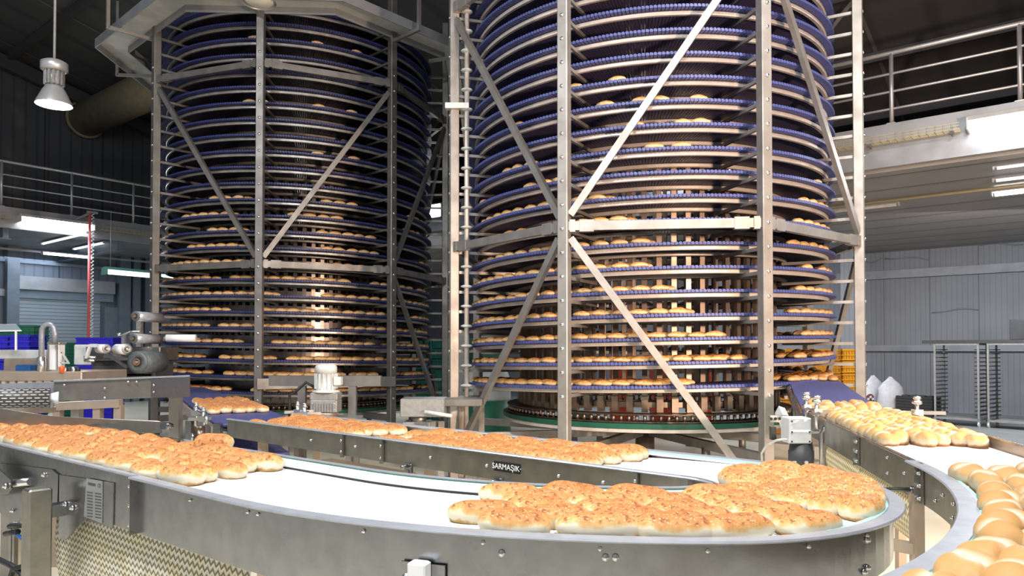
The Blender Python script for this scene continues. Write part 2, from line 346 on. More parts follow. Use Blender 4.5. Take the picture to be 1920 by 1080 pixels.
# ------------------------------------------------------------------ the setting
def wallbox(name, a0, a1, b0, b1, z0, z1, m):
    mb = MB(); c = W((a0+a1)/2, (b0+b1)/2, (z0+z1)/2); mb.box(c, (abs(a1-a0), abs(b1-b0), z1-z0), (A2, B2, UP)); return struct(mb.build(name, M[m]))
def roofz(b): return 11.64 - .234*b
AW, BW, AE, BE = -23.8, 21.86, -19.8, 11.85       # left wall, right wall, mezzanine edges
MZ, MU = 4.95, 4.57
mb = MB(); mb.box(W(-2, 9, -.05), (46, 28, .1), (A2, B2, UP)); struct(mb.build('floor', M['floor']))
# grey coated strip of floor along the right wall
mb = MB(); mb.box(W(0, 17.3, .003), (42, 9.0, .006), (A2, B2, UP)); struct(mb.build('trim_floor_strip', M['floor_grey']))
# left wall (gable end): lower sheeting, shutter, upper dark sheeting
wallbox('wall_left', AW-.2, AW, -6, 22, 0, MU, 'wallLs')
mb = MB(); q = [W(AW-.05, -6, MU), W(AW-.05, 22, MU), W(AW-.05, 22, roofz(22)), W(AW-.05, -6, roofz(-6))]; q2 = [p - A2*.15 for p in q]
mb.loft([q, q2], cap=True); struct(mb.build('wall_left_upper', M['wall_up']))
wallbox('wall_right', -24, 20, BW, BW+.2, 0, MU, 'wallR')
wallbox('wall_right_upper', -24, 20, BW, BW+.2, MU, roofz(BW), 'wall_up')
mb = MB(); q = [W(-24, -5, roofz(-5)), W(20, -5, roofz(-5)), W(20, 22, roofz(22)), W(-24, 22, roofz(22))]
mb.loft([q, [p+UP*.12 for p in q]], cap=True); struct(mb.build('ceiling', M['roof']))
for i, bb in enumerate((2.2, 4.6, 7, 9.4, 11.8, 14.2, 16.3, 18.6)):
    mb = MB(); mb.bar(W(-23.7, bb, roofz(bb)-.13), W(19, bb, roofz(bb)-.13), .12, .2); struct(mb.build('trim_purlin', M['purlin']))
for aa in (-23.55, -15.5, -7.5, .5, 8.5):
    mb = MB(); mb.bar(W(aa, -4, roofz(-4)-.34), W(aa, 21.8, roofz(21.8)-.34), .16, .36); struct(mb.build('trim_rafter', M['purlin']))
# mezzanine slabs
wallbox('ceiling_mezzanine_left', AW, AE-.1, -6, BW, MU, MZ, 'soffitL')
wallbox('ceiling_mezzanine_right', AE-.1, 18, BE+.1, BW, MU-.25, MZ, 'soffit')
wallbox('trim_fascia_left', AE-.1, AE, -6, BE, MU-.06, MZ+.06, 'fascia')
wallbox('trim_fascia_right', AE-.1, 18, BE, BE+.1, MU-.20, MZ+.06, 'fascia')
for bb in (ab(at_z(0, 450, MU-.3))[1], ab(at_z(245, 465, MU-.3))[1], 11.2):
    mb = MB(); mb.bar(W(AW, bb, MU-.15), W(AE-.1, bb, MU-.15), .12, .3); mb.bar(W(AW, bb, MU-.3), W(AE-.1, bb, MU-.3), .22, .025); struct(mb.build('trim_mezzanine_beam', M['column']))
for aa in (AE-1.9,):
    mb = MB(); mb.bar(W(aa, -6, MU-.33), W(aa, BE, MU-.33), .05, .05); struct(mb.build('trim_conduit', M['fascia']))
mb = MB()
for k in range(4): mb.bar(W(6.2+.28*k+0, BE+1.0+.75*k, MU-.26), W(6.2+.28*k, BE+1.35+.75*k, MU-.26), .04, .02)
struct(mb.build('trim_soffit_clips', M['railing']))
# columns and girts on the left wall
def lcol(x, w, d, z1=MU, m='column'):
    p = at_a(x, 500, AW + d); b = ab(p)[1]
    mb = MB(); mb.box(W(AW+d/2, b, z1/2), (d, w, z1), (A2, B2, UP)); return struct(mb.build('trim_wall_column', M[m]))
lcol(26, .3, .3); lcol(236, .32, .3); lcol(258, .2, .35); lcol(282, .3, .25)
pa, pb = at_a(30, 520, AW+.1), at_a(205, 536, AW+.1); bl, br = ab(pa)[1], ab(pb)[1]
wallbox('trim_shutter_header', AW, AW+.28, bl, br+.1, 3.36, 3.74, 'fascia')
wallbox('trim_shutter_hood', AW, AW+.16, bl, br+.1, 3.12, 3.36, 'wallL')
mb = MB(); mb.box(W(AW+.05, (bl+br)/2-.1, 1.56), (.06, br-bl-.3, 3.12), (A2, B2, UP)); o = mb.build('door_1', M['shutter']); struct(o)
wallbox('trim_wall_pier', AW, AW+.2, br-.15, br+.75, 0, 2.95, 'column')
wallbox('trim_girt_left', AW, AW+.1, -6, bl-.1, 3.15, 3.35, 'fascia')
wallbox('trim_wall_rail_left', AW, AW+.1, -6, 12, 4.12, 4.2, 'wallL')
# girts on the right wall
wallbox('trim_girt_right', -10, 20, BW-.12, BW, 3.58, 3.80, 'girt')
wallbox('trim_girt_right_low', -10, 20, BW-.10, BW, 1.60, 1.76, 'girt')
p = at_b(1597, 600, BW-1.2); a_, b_ = ab(p)
wallbox('trim_right_column', a_-.22, a_+.22, BW-1.4, BW-1.1, 0, MU-.25, 'wallR')
# seams where wall boards were patched
for (x0, y0, x1, y1, x2) in ((1620, 493, 1655, 486, 0), (1660, 482, 1742, 488, 0), (1748, 462, 1832, 458, 0), (1838, 461, 1918, 456, 0), (1748, 583, 1834, 581, 0)):
    mb = MB(); ps = [at_b(x0 + (x1-x0)*t, y0 + (y1-y0)*t + 4*math.sin(t*5+x0)*.8, BW-.012) for t in [i/6 for i in range(7)]]
    mb.tube(ps, .018, 5); struct(mb.build('trim_wall_seam', M['wallLs']))

# ------------------------------------------------------------------ mezzanine railings, trays, lamps
def railing(name, label, base, dirv, n, sp, first=0):
    t = thing(name, label, 'railing', base)
    for i in range(n):
        p = base + dirv*(sp*i+first); mb = MB(); mb.cyl(p + UP*.06, p + UP*1.12, .032, 10); mb.box(p+UP*.064, (.12,.12,.012), (A2,B2,UP)); mb.build('post', M['railing'], t)
    e0, e1 = base + dirv*(first-.6), base + dirv*(sp*(n-1)+first+.9)
    for z, r in ((1.13, .034), (.82, .019), (.55, .019), (.29, .019)):
        mb = MB(); mb.cyl(e0+UP*z, e1+UP*z, r, 10); mb.build('handrail' if z > 1 else 'rail', M['railing'], t)
    return t
pl0 = at_a(2, 395, AE-.05); b0 = ab(pl0)[1]
railing('mezzanine_railing', 'grey tubular railing on the left mezzanine above the roller shutter', W(AE-.05, b0, MZ), B2, 5, 1.5)
pr0 = at_b(1672, 237, BE+.05); a0 = ab(pr0)[0]
railing('mezzanine_railing', 'grey tubular railing on the right mezzanine above the bread racks', W(a0, BE+.05, MZ), A2, 5, 1.57, -1.57*2)
def cable_tray(label, p0, dirv, out, L):
    t = thing('cable_tray', label, 'cable tray', p0)
    mb = MB()
    for k in range(5): mb.bar(p0 + out*.05*k, p0 + out*.05*k + dirv*L, .008, .008)
    for z in (.04, .08): mb.bar(p0+UP*z+out*.2, p0+UP*z+out*.2+dirv*L, .008, .008)
    mb.build('long_wires', M['tray'], t)
    mb = MB(); k = 0
    while k*.1 <= L:
        q = p0 + dirv*(k*.1); mb.bar(q, q+out*.2, .007, .007); mb.bar(q+out*.2, q+out*.2+UP*.08, .007, .007); k += 1
    mb.build('cross_wires', M['tray'], t); tag(t.children[-1], kind='stuff')
    for d in (.1, L/2, L-.1):
        mb = MB(); mb.bar(p0+dirv*d-UP*.02, p0+dirv*d+out*.22-UP*.02, .05, .012); mb.bar(p0+dirv*d-UP*.05, p0+dirv*d+UP*.1, .04, .01, A2); mb.build('bracket', M['fascia'], t)
def tube_lamp(label, p, dirv, L, r, glow, group=None, hang=None, body=None):
    t = thing('fluorescent_lamp', label, 'lamp', p, group)
    side = dirv.cross(UP).normalized()
    mb = MB(); mb.loft([[p+dirv*d+side*a*r*1.25+UP*(b_*r+r*.5) for a, b_ in ((-1,0),(-.6,.7),(.6,.7),(1,0))] for d in (0, L)], cap=True); mb.build('housing', M[body or 'lightgrey'], t)
    for s in (-.5, .5) if r > .05 else (0,):
        mb = MB(); mb.cyl(p+dirv*.04+side*s*r, p+dirv*(L-.04)+side*s*r, r*.55 if s else r*.9, 10); mb.build('tube', M[glow], t)
    for d in (0, L):
        mb = MB(); mb.box(p+dirv*d+UP*r*.1, (r*2.7, .02, r*1.7), (side, dirv, UP)); mb.build('end_cap', M[body or 'lightgrey'], t)
    if hang:
        for d in (.12, L-.12):
            mb = MB(); mb.cyl(p+dirv*d+UP*r, p+dirv*d+UP*hang, .006, 6); mb.build('hanger', M['railing'], t)
    return t
pL = at_a(36, 412, AE+.12); bL = ab(pL)[1]; pL2 = at_a(174, 425, AE+.12); bL2 = ab(pL2)[1]
tube_lamp('bright twin fluorescent lamp fixed on the left mezzanine fascia', W(AE+.13, bL, 4.74), B2, bL2-bL, .10, 'glow', 'lamps along the mezzanine edges')
cable_tray('yellowed wire cable tray left of the bright lamp on left mezzanine fascia', W(AE+.01, bL-3.2, 4.72), B2, A2, 3.0)
cable_tray('yellowed wire cable tray right of the bright lamp on left mezzanine fascia', W(AE+.01, bL2+.2, 4.72), B2, A2, 3.6)
pR = at_b(1816, 235, BE-.12); aR = ab(pR)[0]
tube_lamp('bright twin fluorescent lamp fixed on the right mezzanine fascia', W(aR, BE-.14, 4.74), A2, 2.4, .10, 'glow', 'lamps along the mezzanine edges')
cable_tray('yellowed wire cable tray beside the bright lamp on right mezzanine fascia', W(aR-2.4, BE-.01, 4.72), A2, B2*-1, 2.3)
pq = at_b(1640, 255, BE-.1); 
tube_lamp('short bright lamp on right mezzanine fascia, half behind the right tower', W(aR-4.9, BE-.14, 4.70), A2, 2.3, .08, 'glow', 'lamps along the mezzanine edges')
def under(x0, y0, x1, z, along):
    p0 = at_z(x0, y0, z)
    a, b = ab(p0)
    p1 = at_a(x1, y0, a) if along is B2 else at_b(x1, y0, b)
    return p0, abs((p1-p0).dot(along))
p0, L = under(79, 474, 172, MU-.40, B2); tube_lamp('long lit fluorescent tube under the left mezzanine, in front of the wall', p0, B2, L, .045, 'glow_tube', 'tubes under the mezzanines')
p0, L = under(80, 457, 165, MU-.07, A2); tube_lamp('slanting dim tube under the left mezzanine above the long lit tube', p0, A2, L, .035, 'glow_dim', 'tubes under the mezzanines')
p0, L = under(139, 467, 186, MU-.07, A2); tube_lamp('slanting dim tube under the left mezzanine behind the coiled hoses', p0, A2, L*1.2, .035, 'glow_dim', 'tubes under the mezzanines')
p0, L = under(1860, 364, 1935, MU-.33, A2); tube_lamp('brightest fluorescent tube under the right mezzanine, lowest of the three', p0, A2, 2.0, .05, 'glow_tube', 'tubes under the mezzanines')
p0, L = under(1862, 339, 1935, MU-.33, A2); tube_lamp('thin lit tube under the right mezzanine, middle of the three', p0, A2, 1.8, .03, 'glow_dim', 'tubes under the mezzanines')
p0, L = under(1863, 316, 1935, MU-.33, A2); tube_lamp('thin lit tube under the right mezzanine, nearest the fascia', p0, A2, 1.6, .026, 'glow_dim', 'tubes under the mezzanines')
p0, L = under(1612, 391, 1686, MU-.33, A2); tube_lamp('dim grey tube under the right mezzanine just right of the tower post', p0-A2*1.0, A2, L+1.0, .035, 'lightgrey', 'tubes under the mezzanines')
p = at_b(1612, 388, ab(p0)[1]-.1); aa = ab(p)[0]
mb = MB(); mb.cyl(W(aa-2, ab(p0)[1]-.25, MU-.29), W(aa+7, ab(p0)[1]-.25, MU-.29), .025, 8); tag(mb.build('cable_conduit', M['tray']), 'yellowish cable conduit running under the right mezzanine ceiling', 'conduit')
p0 = at_y(196, 509, 15.0)
tube_lamp('greenish lit lamp hanging on wires left of the left tower', p0, Vector((.55,.835,0)), 1.9, .085, 'glow_green', None, MU-p0.z, 'lamp_green')
# flood lamps seen between the towers
for i, (x, y, s, lab) in enumerate(((815, 395, .32, 'large bright flood lamp seen between the two towers'), (853, 385, .13, 'upper small flood lamp beside the tall slim roller pole'), (853, 398, .11, 'lower small flood lamp beside the tall slim roller pole'))):
    p = at_b(x, y, BE-.20); t = thing('flood_lamp', lab, 'lamp', p, 'flood lamps between the towers'); AX = (A2, B2, UP)
    mb = MB(); mb.box(p+B2*.06, (s+.04, .08, s*.85+.04), AX); mb.build('housing', M['darkgrey'], t)
    mb = MB(); mb.box(p, (s, .03, s*.85), AX); mb.build('lens', M['glow'], t)
    mb = MB(); mb.box(p+B2*.14, (.04, .10, .04), AX); mb.build('bracket', M['darkgrey'], t)
# pendant high bay lamps
def pendant(label, p, r, lens='glow'):
    t = thing('pendant_lamp', label, 'lamp', p, 'pendant lamps under the roof')
    mb = MB(); mb.lathe(p, [(r, 0), (r*.97, .03), (r*.62, .20), (r*.42, .27), (r*.40, .27), (r*.38, .26), (r*.58, .19), (r*.93, .02)], 28, cap=False); mb.build('reflector', M['lamp_shade'], t)
    mb = MB(); mb.lathe(p, [(r*.92, .03), (r*.7, -.004), (.001, -.02)], 24); mb.build('lens', M[lens], t)
    mb = MB(); mb.lathe(p, [(r*.44, .27), (r*.44, .46)], 18); [mb.box(p+Vector((math.cos(k*PI/6)*r*.47, math.sin(k*PI/6)*r*.47, .37)), (.03,.03,.2)) for k in range(12)]; mb.build('heat_sink', M['cast'], t)
    mb = MB(); mb.lathe(p, [(r*.6, .46), (r*.74, .48), (r*.74, .58), (r*.5, .61), (.02, .63)], 20); mb.build('cap', M['lamp_shade'], t)
    b = ab(p)[1]; mb = MB(); mb.cyl(p+UP*.62, Vector((p.x, p.y, roofz(b))), .018, 8); mb.build('stem', M['railing'], t)
    return t
p = at_y(101, 197, 9.8); pendant('round high bay lamp hanging on a stem left of the left tower', p, .225)
p = at_y(486, 5, 9.0); pendant('high bay lamp cut by the top edge above the left tower', p, .21, 'cream')
# duct
c = at_a(158, 226, AW); mb = MB(); mb.cyl(c + A2*.1, c + A2*9.5, .5, 40, cap=True)
du = thing('ventilation_duct', 'fat beige round duct running from left wall behind the left tower', 'duct', c+A2*.1); mb.build('pipe', M['duct'], du)
mb = MB(); mb.lathe(c+A2*.1, [(.56, 0), (.56, .06)], 40, A2); mb.build('end_flange', M['duct'], du)
for d in (3.0, 6.0):
    mb = MB(); q = c + A2*d; b = ab(q)[1]; mb.cyl(q+UP*.45, Vector((q.x, q.y, roofz(b))), .02, 8); mb.build('hanger', M['purlin'], du)

# ------------------------------------------------------------------ spiral towers
PITCHZ = .252
class Tower:
    def __init__(s, x, y, hand, z0, posts):
        s.c = Vector((x, y, 0)); s.hand = hand; s.z0 = z0; az = math.atan2(x, y)
        s.d = Vector((math.sin(az), math.cos(az), 0)); s.r = Vector((math.cos(az), -math.sin(az), 0)); s.posts = posts
    def rad(s, phi): p = R_(phi); return s.r*math.sin(p) - s.d*math.cos(p)
    def tan(s, phi): p = R_(phi); return s.r*math.cos(p) + s.d*math.sin(p)
    def P(s, phi, rad, z): return s.c + s.rad(phi)*rad + UP*z
    def zb(s, phi, k=0): return s.z0 + PITCHZ*(k + s.hand*phi/360.0)     # belt surface
def helix_range(T, lo_phi, turns):
    # continuous angle from the low end upwards
    return [lo_phi + T.hand*i for i in range(int(360*turns)+1)]
def build_tower(T, name, label, mats, lo, turns, ztop, bars_z, braces, low_braces, bolts_for, ringz, dk):
    fr, rl, bl = mats
    t = thing(name, label, 'spiral cooler', T.c)
    hel = [(lo + T.hand*i) for i in range(int(360*turns)+1)]
    # belt: one link per degree
    mb = MB(); eb = MB()
    for ph in hel[:-1]:
        z = T.zb(ph); rr = T.rad(ph); tt = T.tan(ph)
        def prof(r):
            h = r*R_(1)*.5
            return [T.c + rr*r + tt*(h*u) + UP*(z+w) for u, w in ((-.98,-.012),(-.80,0),(.30,0),(.82,-.012),(.80,-.030),(-.80,-.030))]
        mb.loft([prof(1.78), prof(2.345)], cap=True); eb.loft([prof(2.346), prof(2.425)], cap=True)
    bo = mb.build('conveyor_belt', M[dk], t); eb.build('belt_edge', bl, bo)
    seg = hel[::3]
    for nm, r0, r1 in (('outer_guide_rail', 2.305, 2.345), ('inner_guide_rail', 1.81, 1.85)):
        mb = MB(); rings = []
        for ph in seg:
            z = T.zb(ph); rr = T.rad(ph)
            rings.append([T.c + rr*r + UP*(z+w) for r, w in ((r0,-.033),(r1-.006,-.033),(r1,-.042),(r1,-.070),(r1-.006,-.078),(r0,-.078))])
        mb.loft(rings, cap=True); mb.build(nm, rl, t)
    # posts
    post_objs = {}
    for ph in T.posts:
        rr, tt = T.rad(ph), T.tan(ph); mb = MB(); mb.cbox(T.P(ph, 2.69, ztop/2+.01), (.115, .115, ztop), .008, (tt, rr, UP))
        mb.box(T.P(ph, 2.69, .01), (.24, .24, .02), (tt, rr, UP))
        post_objs[ph] = mb.build('post', fr, t)
    # support arms under every tier, bolts on the posts
    nbolt = 0; arms = []
    for ph in T.posts:
        for k in range(-2, 30):
            z = T.zb(ph, k)
            # is this tier within the helix?
            total = (z - T.zb(lo))/PITCHZ
            if total < .02 or total > turns - .02: continue
            arms.append((T.P(ph, 2.69, 0).y, ph, z))
    arms.sort(key=lambda q: (q[0] - (5 if q[2] < 6.3 else 0)))
    rest = MB()
    for i, (yy, ph, z) in enumerate(arms):
        mb = MB() if i < 100 else rest
        mb.bar(T.P(ph, 1.80, z-.098), T.P(ph, 2.64, z-.098), .032, .036)
        if i < 100: mb.build('support_arm', fr, t)
    if rest.v: tag(rest.build('support_arm', fr, t), kind='stuff')
    for (yy, ph, z) in arms:
        if ph in bolts_for and z < 6.4:
            mb = MB(); mb.dome(T.P(ph, 2.7475, z-.098), .022, T.rad(ph)); mb.build('bolt', M['bolt'], post_objs[ph])
    # horizontal bars
    n = len(T.posts)
    for z in bars_z:
        for i in range(n):
            a, b = T.posts[i], T.posts[(i+1) % n]
            mb = MB(); p, q = T.P(a, 2.70, z), T.P(b, 2.70, z); mb.bar(p, q, .06, .095)
            dd = (q-p).normalized()
            o = mb.build('cross_bar', fr, t)
            for e, s in ((p, 1), (q, -1)):
                g = MB(); g.box(e + dd*s*.24 , (.15, .072, .125), (dd, dd.cross(UP), UP)); g.box(e + dd*s*.09, (.06, .078, .13), (dd, dd.cross(UP), UP)); g.build('bracket', fr, o)
    for (a, za, b, zb_) in braces + low_braces:
        p, q = T.P(a, 2.70, za), T.P(b, 2.70, zb_); d = (q-p).normalized(); p += d*.12; q -= d*.10
        mb = MB(); mb.bar(p, q, .075, .055, T.rad((a+b)/2)); mb.build('diagonal_brace', fr, t)
    # radial base beams, pedestal and feet
    for ph in T.posts:
        mb = MB(); mb.bar(T.P(ph, .2, .53), T.P(ph, 2.64, .53), .08, .10); mb.build('base_beam', fr, t)
    mb = MB(); mb.cyl(T.c + UP*0, T.c + UP*.6, .13, 24); mb.lathe(T.c, [(.3, 0), (.3, .03)], 24); mb.build('pedestal', M['drum'], t)
    for ph in T.posts[::2]:
        mb = MB(); mb.cyl(T.P(ph, 1.55, 0), T.P(ph, 1.55, .5), .05, 14); mb.build('leg', fr, t)
    # turntable: green slide ring, chain with rollers
    def ring(r0, r1, z0, z1):
        return MB().loft([[T.P(a, r, z) for r, z in ((r0, z0), (r1, z0), (r1, z1), (r0, z1))] for a in range(0, 364, 4)])
    ring(1.72, 1.94, ringz-.075, ringz-.035).build('base_ring', rl, t)
    ring(1.76, 1.955, ringz-.03, ringz+.025).build('slide_ring', M['green'], t)
    mb = ring(1.70, 1.90, ringz+.03, ringz+.045); mb2 = ring(1.70, 1.90, ringz+.115, ringz+.13)
    n0 = len(mb.v); mb.v += mb2.v; mb.f += [tuple(i+n0 for i in f) for f in mb2.f]; mb.s += mb2.s
    ch = mb.build('drive_chain', M['chain'], t)
    r2 = MB()
    for k in range(132):
        a = k*360/132; r2.cyl(T.P(a, 1.865, ringz+.045), T.P(a, 1.865, ringz+.115), .02, 8)
        if k < 99 and False: pass
    tag(r2.build('chain_rollers', M['roller'], ch), kind='stuff')
    return t, post_objs
right_posts = [27+45*i for i in range(-4, 4)]       # -153 .. 162
TR = Tower(1.834, 9.963, 1, 1.5165-.252, right_posts)
TL = Tower(-3.965, 13.60, -1, .973, [31.5+45*i for i in range(-4, 4)])
def zz(T, phis, z0, z1):    # helper: zigzag list
    return phis
rb = [(-63, 5.97, -18, 2.97), (-18, 2.97, 27, 5.97), (27, 5.97, 72, 2.97), (72, 2.97, 117, 5.97), (117, 5.97, 162, 2.97), (-153, 5.97, -108, 2.97), (-108, 2.97, -63, 5.97)]
rlow = [(-18, 2.92, -63, .2), (-18, 2.92, 27, .05), (72, 2.92, 117, .15), (162, 2.92, 117, .15)]
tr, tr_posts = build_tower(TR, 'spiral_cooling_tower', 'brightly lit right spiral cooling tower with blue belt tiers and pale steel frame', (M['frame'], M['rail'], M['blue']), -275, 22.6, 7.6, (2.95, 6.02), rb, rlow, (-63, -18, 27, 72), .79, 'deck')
lb = [(-58.5, 5.97, -13.5, 2.97), (31.5, 5.97, -13.5, 2.97), (76.5, 5.97, 31.5, 2.97), (121.5, 5.97, 76.5, 2.97)]
lb = [(-58.5, 5.97, -13.5, 2.97), (31.5, 5.97, -13.5, 2.97), (76.5, 5.97, 31.5, 2.97), (121.5, 2.97, 76.5, 5.97), (-103.5, 2.97, -58.5, 5.97)]
llow = [(31.5, 2.92, 76.5, .1), (121.5, 2.92, 76.5, .1)]
tl, tl_posts = build_tower(TL, 'spiral_cooling_tower', 'dimmer left spiral cooling tower with shade-darkened blue belt tiers and overhead channel', (M['frame_left'], M['rail_left'], M['blue_left']), 280, 25.4, 7.9, (2.95, 6.02), lb, llow, (-58.5, -13.5, 31.5, 76.5), .62, 'deck_left')
# right drum: vertical bars with hoops
for k in range(64):
    a = k*360/64; rr, tt = TR.rad(a), TR.tan(a); mb = MB(); mb.box(TR.P(a, 1.70, 4.05), (.06, .045, 6.0), (tt, rr, UP)); mb.box(TR.P(a, 1.725, 1.02), (.075, .06, .18), (tt, rr, UP)); mb.build('drum_bar', M['drum'], tr)
for z in (.98, 3.0, 5.0, 7.0):
    MB().loft([[TR.P(a, r, z_) for r, z_ in ((1.58, z), (1.67, z), (1.67, z+.06), (1.58, z+.06))] for a in range(0, 364, 4)]).build('drum_hoop', M['drum'], tr)
# left drum: punched sheet cylinder (a row of square openings below every tier)
mb = MB(); NA = 72
for i in range(NA):
    for k in range(0, 26):
        for (f0, f1, hole) in ((0, .20, 0), (.20, .44, 1), (.44, 1, 0)):
            for (u0, u1, h2) in ((0, .42, 0), (.42, 1, 1)):
                if hole and h2: continue
                a0, a1 = (i+u0)*360/NA-180, (i+u1)*360/NA-180
                q = []
                for a, f in ((a0, f1), (a1, f1), (a1, f0), (a0, f0)): q.append(TL.P(a, 1.68, TL.zb(a, k) - .01 - f*PITCHZ))
                mb.quad(*q, sm=True)
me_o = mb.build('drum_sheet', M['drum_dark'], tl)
mb = MB()
for a in range(0, 360, 5): mb.box(TL.P(a, 1.60, 4.0), (.03, .04, 6.2), (TL.tan(a), TL.rad(a), UP))
mb.build('drum_core', M['chain'], tl)
for k in range(72):
    a = k*5+2; mb = MB(); mb.box(TL.P(a, 1.70, .80), (.06, .05, .22), (TL.tan(a), TL.rad(a), UP)); mb.build('drum_bar', M['drum_dark'], tl)
# low cross beam with uprights at the front of the left tower
mb = MB(); p, q = TL.P(-13.5, 2.78, 1.13), TL.P(31.5, 2.78, 1.13); mb.bar(p, q, .07, .16); mb.build('lower_beam', M['frame_left'], tl)
# overhead channel around the left tower
vz = 6.80; vph = [-126, -81, -36, 9, 54, 99]
def chan(r, z): return [TL.P(a, r, z) for a in vph]
mb = MB()
for i in range(len(vph)-1):
    o0, o1 = TL.P(vph[i], 3.44, vz), TL.P(vph[i+1], 3.44, vz); i0, i1 = TL.P(vph[i], 2.94, vz), TL.P(vph[i+1], 2.94, vz)
    mb.loft([[o0+UP*.08, o1+UP*.08, i1+UP*.08, i0+UP*.08], [o0+UP*.10, o1+UP*.10, i1+UP*.10, i0+UP*.10]], cap=True)
chn = mb.build('overhead_channel', M['channel'], tl)
for rr0 in (3.43, 2.93):
    mb = MB()
    for i in range(len(vph)-1):
        p0_, p1_ = TL.P(vph[i], rr0, vz), TL.P(vph[i+1], rr0, vz); q0, q1 = TL.P(vph[i], rr0+.02, vz), TL.P(vph[i+1], rr0+.02, vz)
        mb.loft([[p0_-UP*.03, p1_-UP*.03, q1-UP*.03, q0-UP*.03], [p0_+UP*.12, p1_+UP*.12, q1+UP*.12, q0+UP*.12]], cap=True)
    mb.build('flange', M['fascia'], chn)
for ph in (-62, -100, 31.5, 52, -13.5):
    mb = MB(); q = TL.P(ph, 3.2, vz); mb.bar(TL.P(ph, 2.7, vz-.07), TL.P(ph, 3.36, vz-.07), .05, .05); mb.bar(TL.P(ph, 3.36, vz-.09), TL.P(ph, 3.36, vz+1.3), .05, .05, TL.rad(ph)); mb.build('hanger', M['frame'], chn)
# slim pole with discs beside the right tower
pp = TR.P(-63, 2.69, 0) + Vector((.165, -.03, 0))
pole = thing('roller_pole', 'slim upright pole with pale discs beside the right tower left post', 'pole', pp)
mb = MB(); mb.cyl(pp + UP*.02, pp + UP*7.4, .03, 12); mb.lathe(pp, [(.09, 0), (.09, .02)], 16); mb.build('rod', M['rail'], pole)
for k in range(0, 25):
    z = TR.zb(-63, k) - .03
    if z < 7.3: mb = MB(); mb.lathe(pp+UP*z, [(.035, -.02), (.072, -.009), (.075, 0), (.072, .009), (.035, .02)], 18); mb.build('disc', M['lightgrey'], pole)
for z in (4.75, 1.0):
    mb = MB(); mb.box(pp + Vector((-.12, -.03, z)), (.3, .1, .07)); mb.build('clamp', M['rail'], pole)
# ------------------------------------------------------------------ conveyors
def path_pts(pts):      # [(x,y,z)] -> [(p, left)]
    out = []
    for i, p in enumerate(pts):
        d = (pts[min(i+1, len(pts)-1)] - pts[max(i-1, 0)]); d.z = 0; d.normalize(); out.append((p, Vector((-d.y, d.x, 0))))
    return out
class Path:
    def __init__(s, pts):
        s.pl = path_pts(pts); s.L = [0]
        for i in range(1, len(pts)): s.L.append(s.L[-1] + (pts[i]-pts[i-1]).length)
        s.len = s.L[-1]
    def at(s, u, off=0, dz=0):
        u = max(0, min(s.len-1e-6, u)); i = 0
        lo, hi = 0, len(s.L)-1
        while hi-lo > 1:
            m = (lo+hi)//2
            if s.L[m] <= u: lo = m
            else: hi = m
        i = lo; f = (u-s.L[i])/max(1e-9, s.L[i+1]-s.L[i]); p = s.pl[i][0].lerp(s.pl[i+1][0], f); l = s.pl[i][1].lerp(s.pl[i+1][1], f).normalized()
        return p + l*off + UP*dz, l
    def sub(s, u0, u1, step=.05):
        n = max(2, int((u1-u0)/step)+1); return [s.at(u0+(u1-u0)*i/(n-1)) for i in range(n)]
    def near(s, q, off=0):
        best = None
        for i in range(0, 801):
            u = s.len*i/800; p = s.at(u, off)[0]; d = (p.xy-q.xy).length
            if best is None or d < best[0]: best = (d, u)
        return best[1]
BZ = 1.175; RZ = 1.197
def V(x, y, z=BZ): return Vector((x, y, z))
# front conveyor: straight leg, U bend, wide front curve, straight to the left
pts = []; db = Vector((.756, -.655, 0)).normalized(); nb = Vector((.655, .756, 0)).normalized(); C1 = V(.5, 2.45); Rm = .445
st = C1 + nb*Rm; 
for i in range(34): pts.append(st - db*(3.31*(1-i/34)))
a0 = math.degrees(math.atan2(nb.y, nb.x)); k = 0
for i in range(41):
    a = R_(a0 + (-90-a0)*i/40); pts.append(C1 + Vector((math.cos(a), math.sin(a), 0))*Rm)
C2 = V(.5, 1.75+2.2)
for i in range(1, 25):
    a = R_(-90 - 38.5*i/24); pts.append(C2 + Vector((math.cos(a), math.sin(a), 0))*1.945)
dd = Vector((math.sin(R_(-128.5)), -math.cos(R_(-128.5)), 0))
for i in range(1, 31): pts.append(pts[-1] + dd*.1)
FP = Path(pts)
# the carrying strand runs a little below the rims on the straight leg and rises to them before the bend
low = []
for i, q_ in enumerate(pts):
    f = min(1, max(0, (FP.L[i]-2.2)/1.1)); low.append(q_ - UP*.034*(1 - f*f*(3-2*f)))
FPB = Path(low)
sU0 = 3.31; sU1 = sU0 + Rm*R_(a0+90); sF = sU1 + 1.945*R_(38.5)
def uat(P, x, y, z=RZ): return P.near(at_z(x, y, z))
fc = thing('curved_conveyor', 'steel U-shaped conveyor with white belt carrying seeded buns in the foreground', 'conveyor', FP.at(3.4)[0]*1 - UP*BZ)
full = FPB.sub(0, FPB.len, .04)
MB().sweep(full, [(-.243, 0), (.243, 0), (.243, -.012), (-.243, -.012)]).build('belt', M['belt_white'], fc)
def depth_out(u):
    if u < sU0: return .11
    if u < sU1: return .11 + .05*(u-sU0)/(sU1-sU0)
    if u < sU1 + .8: return .16 + .04*(u-sU1)/.8
    return .20
def panel(P, u0, u1, off, th, ztop, depth, name, m, parent, lip=0.0, step=.04):
    us = P.sub(u0, u1, step); n = len(us)
    def pr(i):
        u = u0 + (u1-u0)*i/(n-1); d = depth(u) if callable(depth) else depth; s = 1 if off > 0 else -1
        return [(off, ztop), (off+s*th, ztop), (off+s*th, ztop-d), (off-s*lip, ztop-d), (off-s*lip, ztop-d+.004), (off, ztop-d+.004)]
    return MB().sweep(us, pr, sm=False).build(name, m, parent)
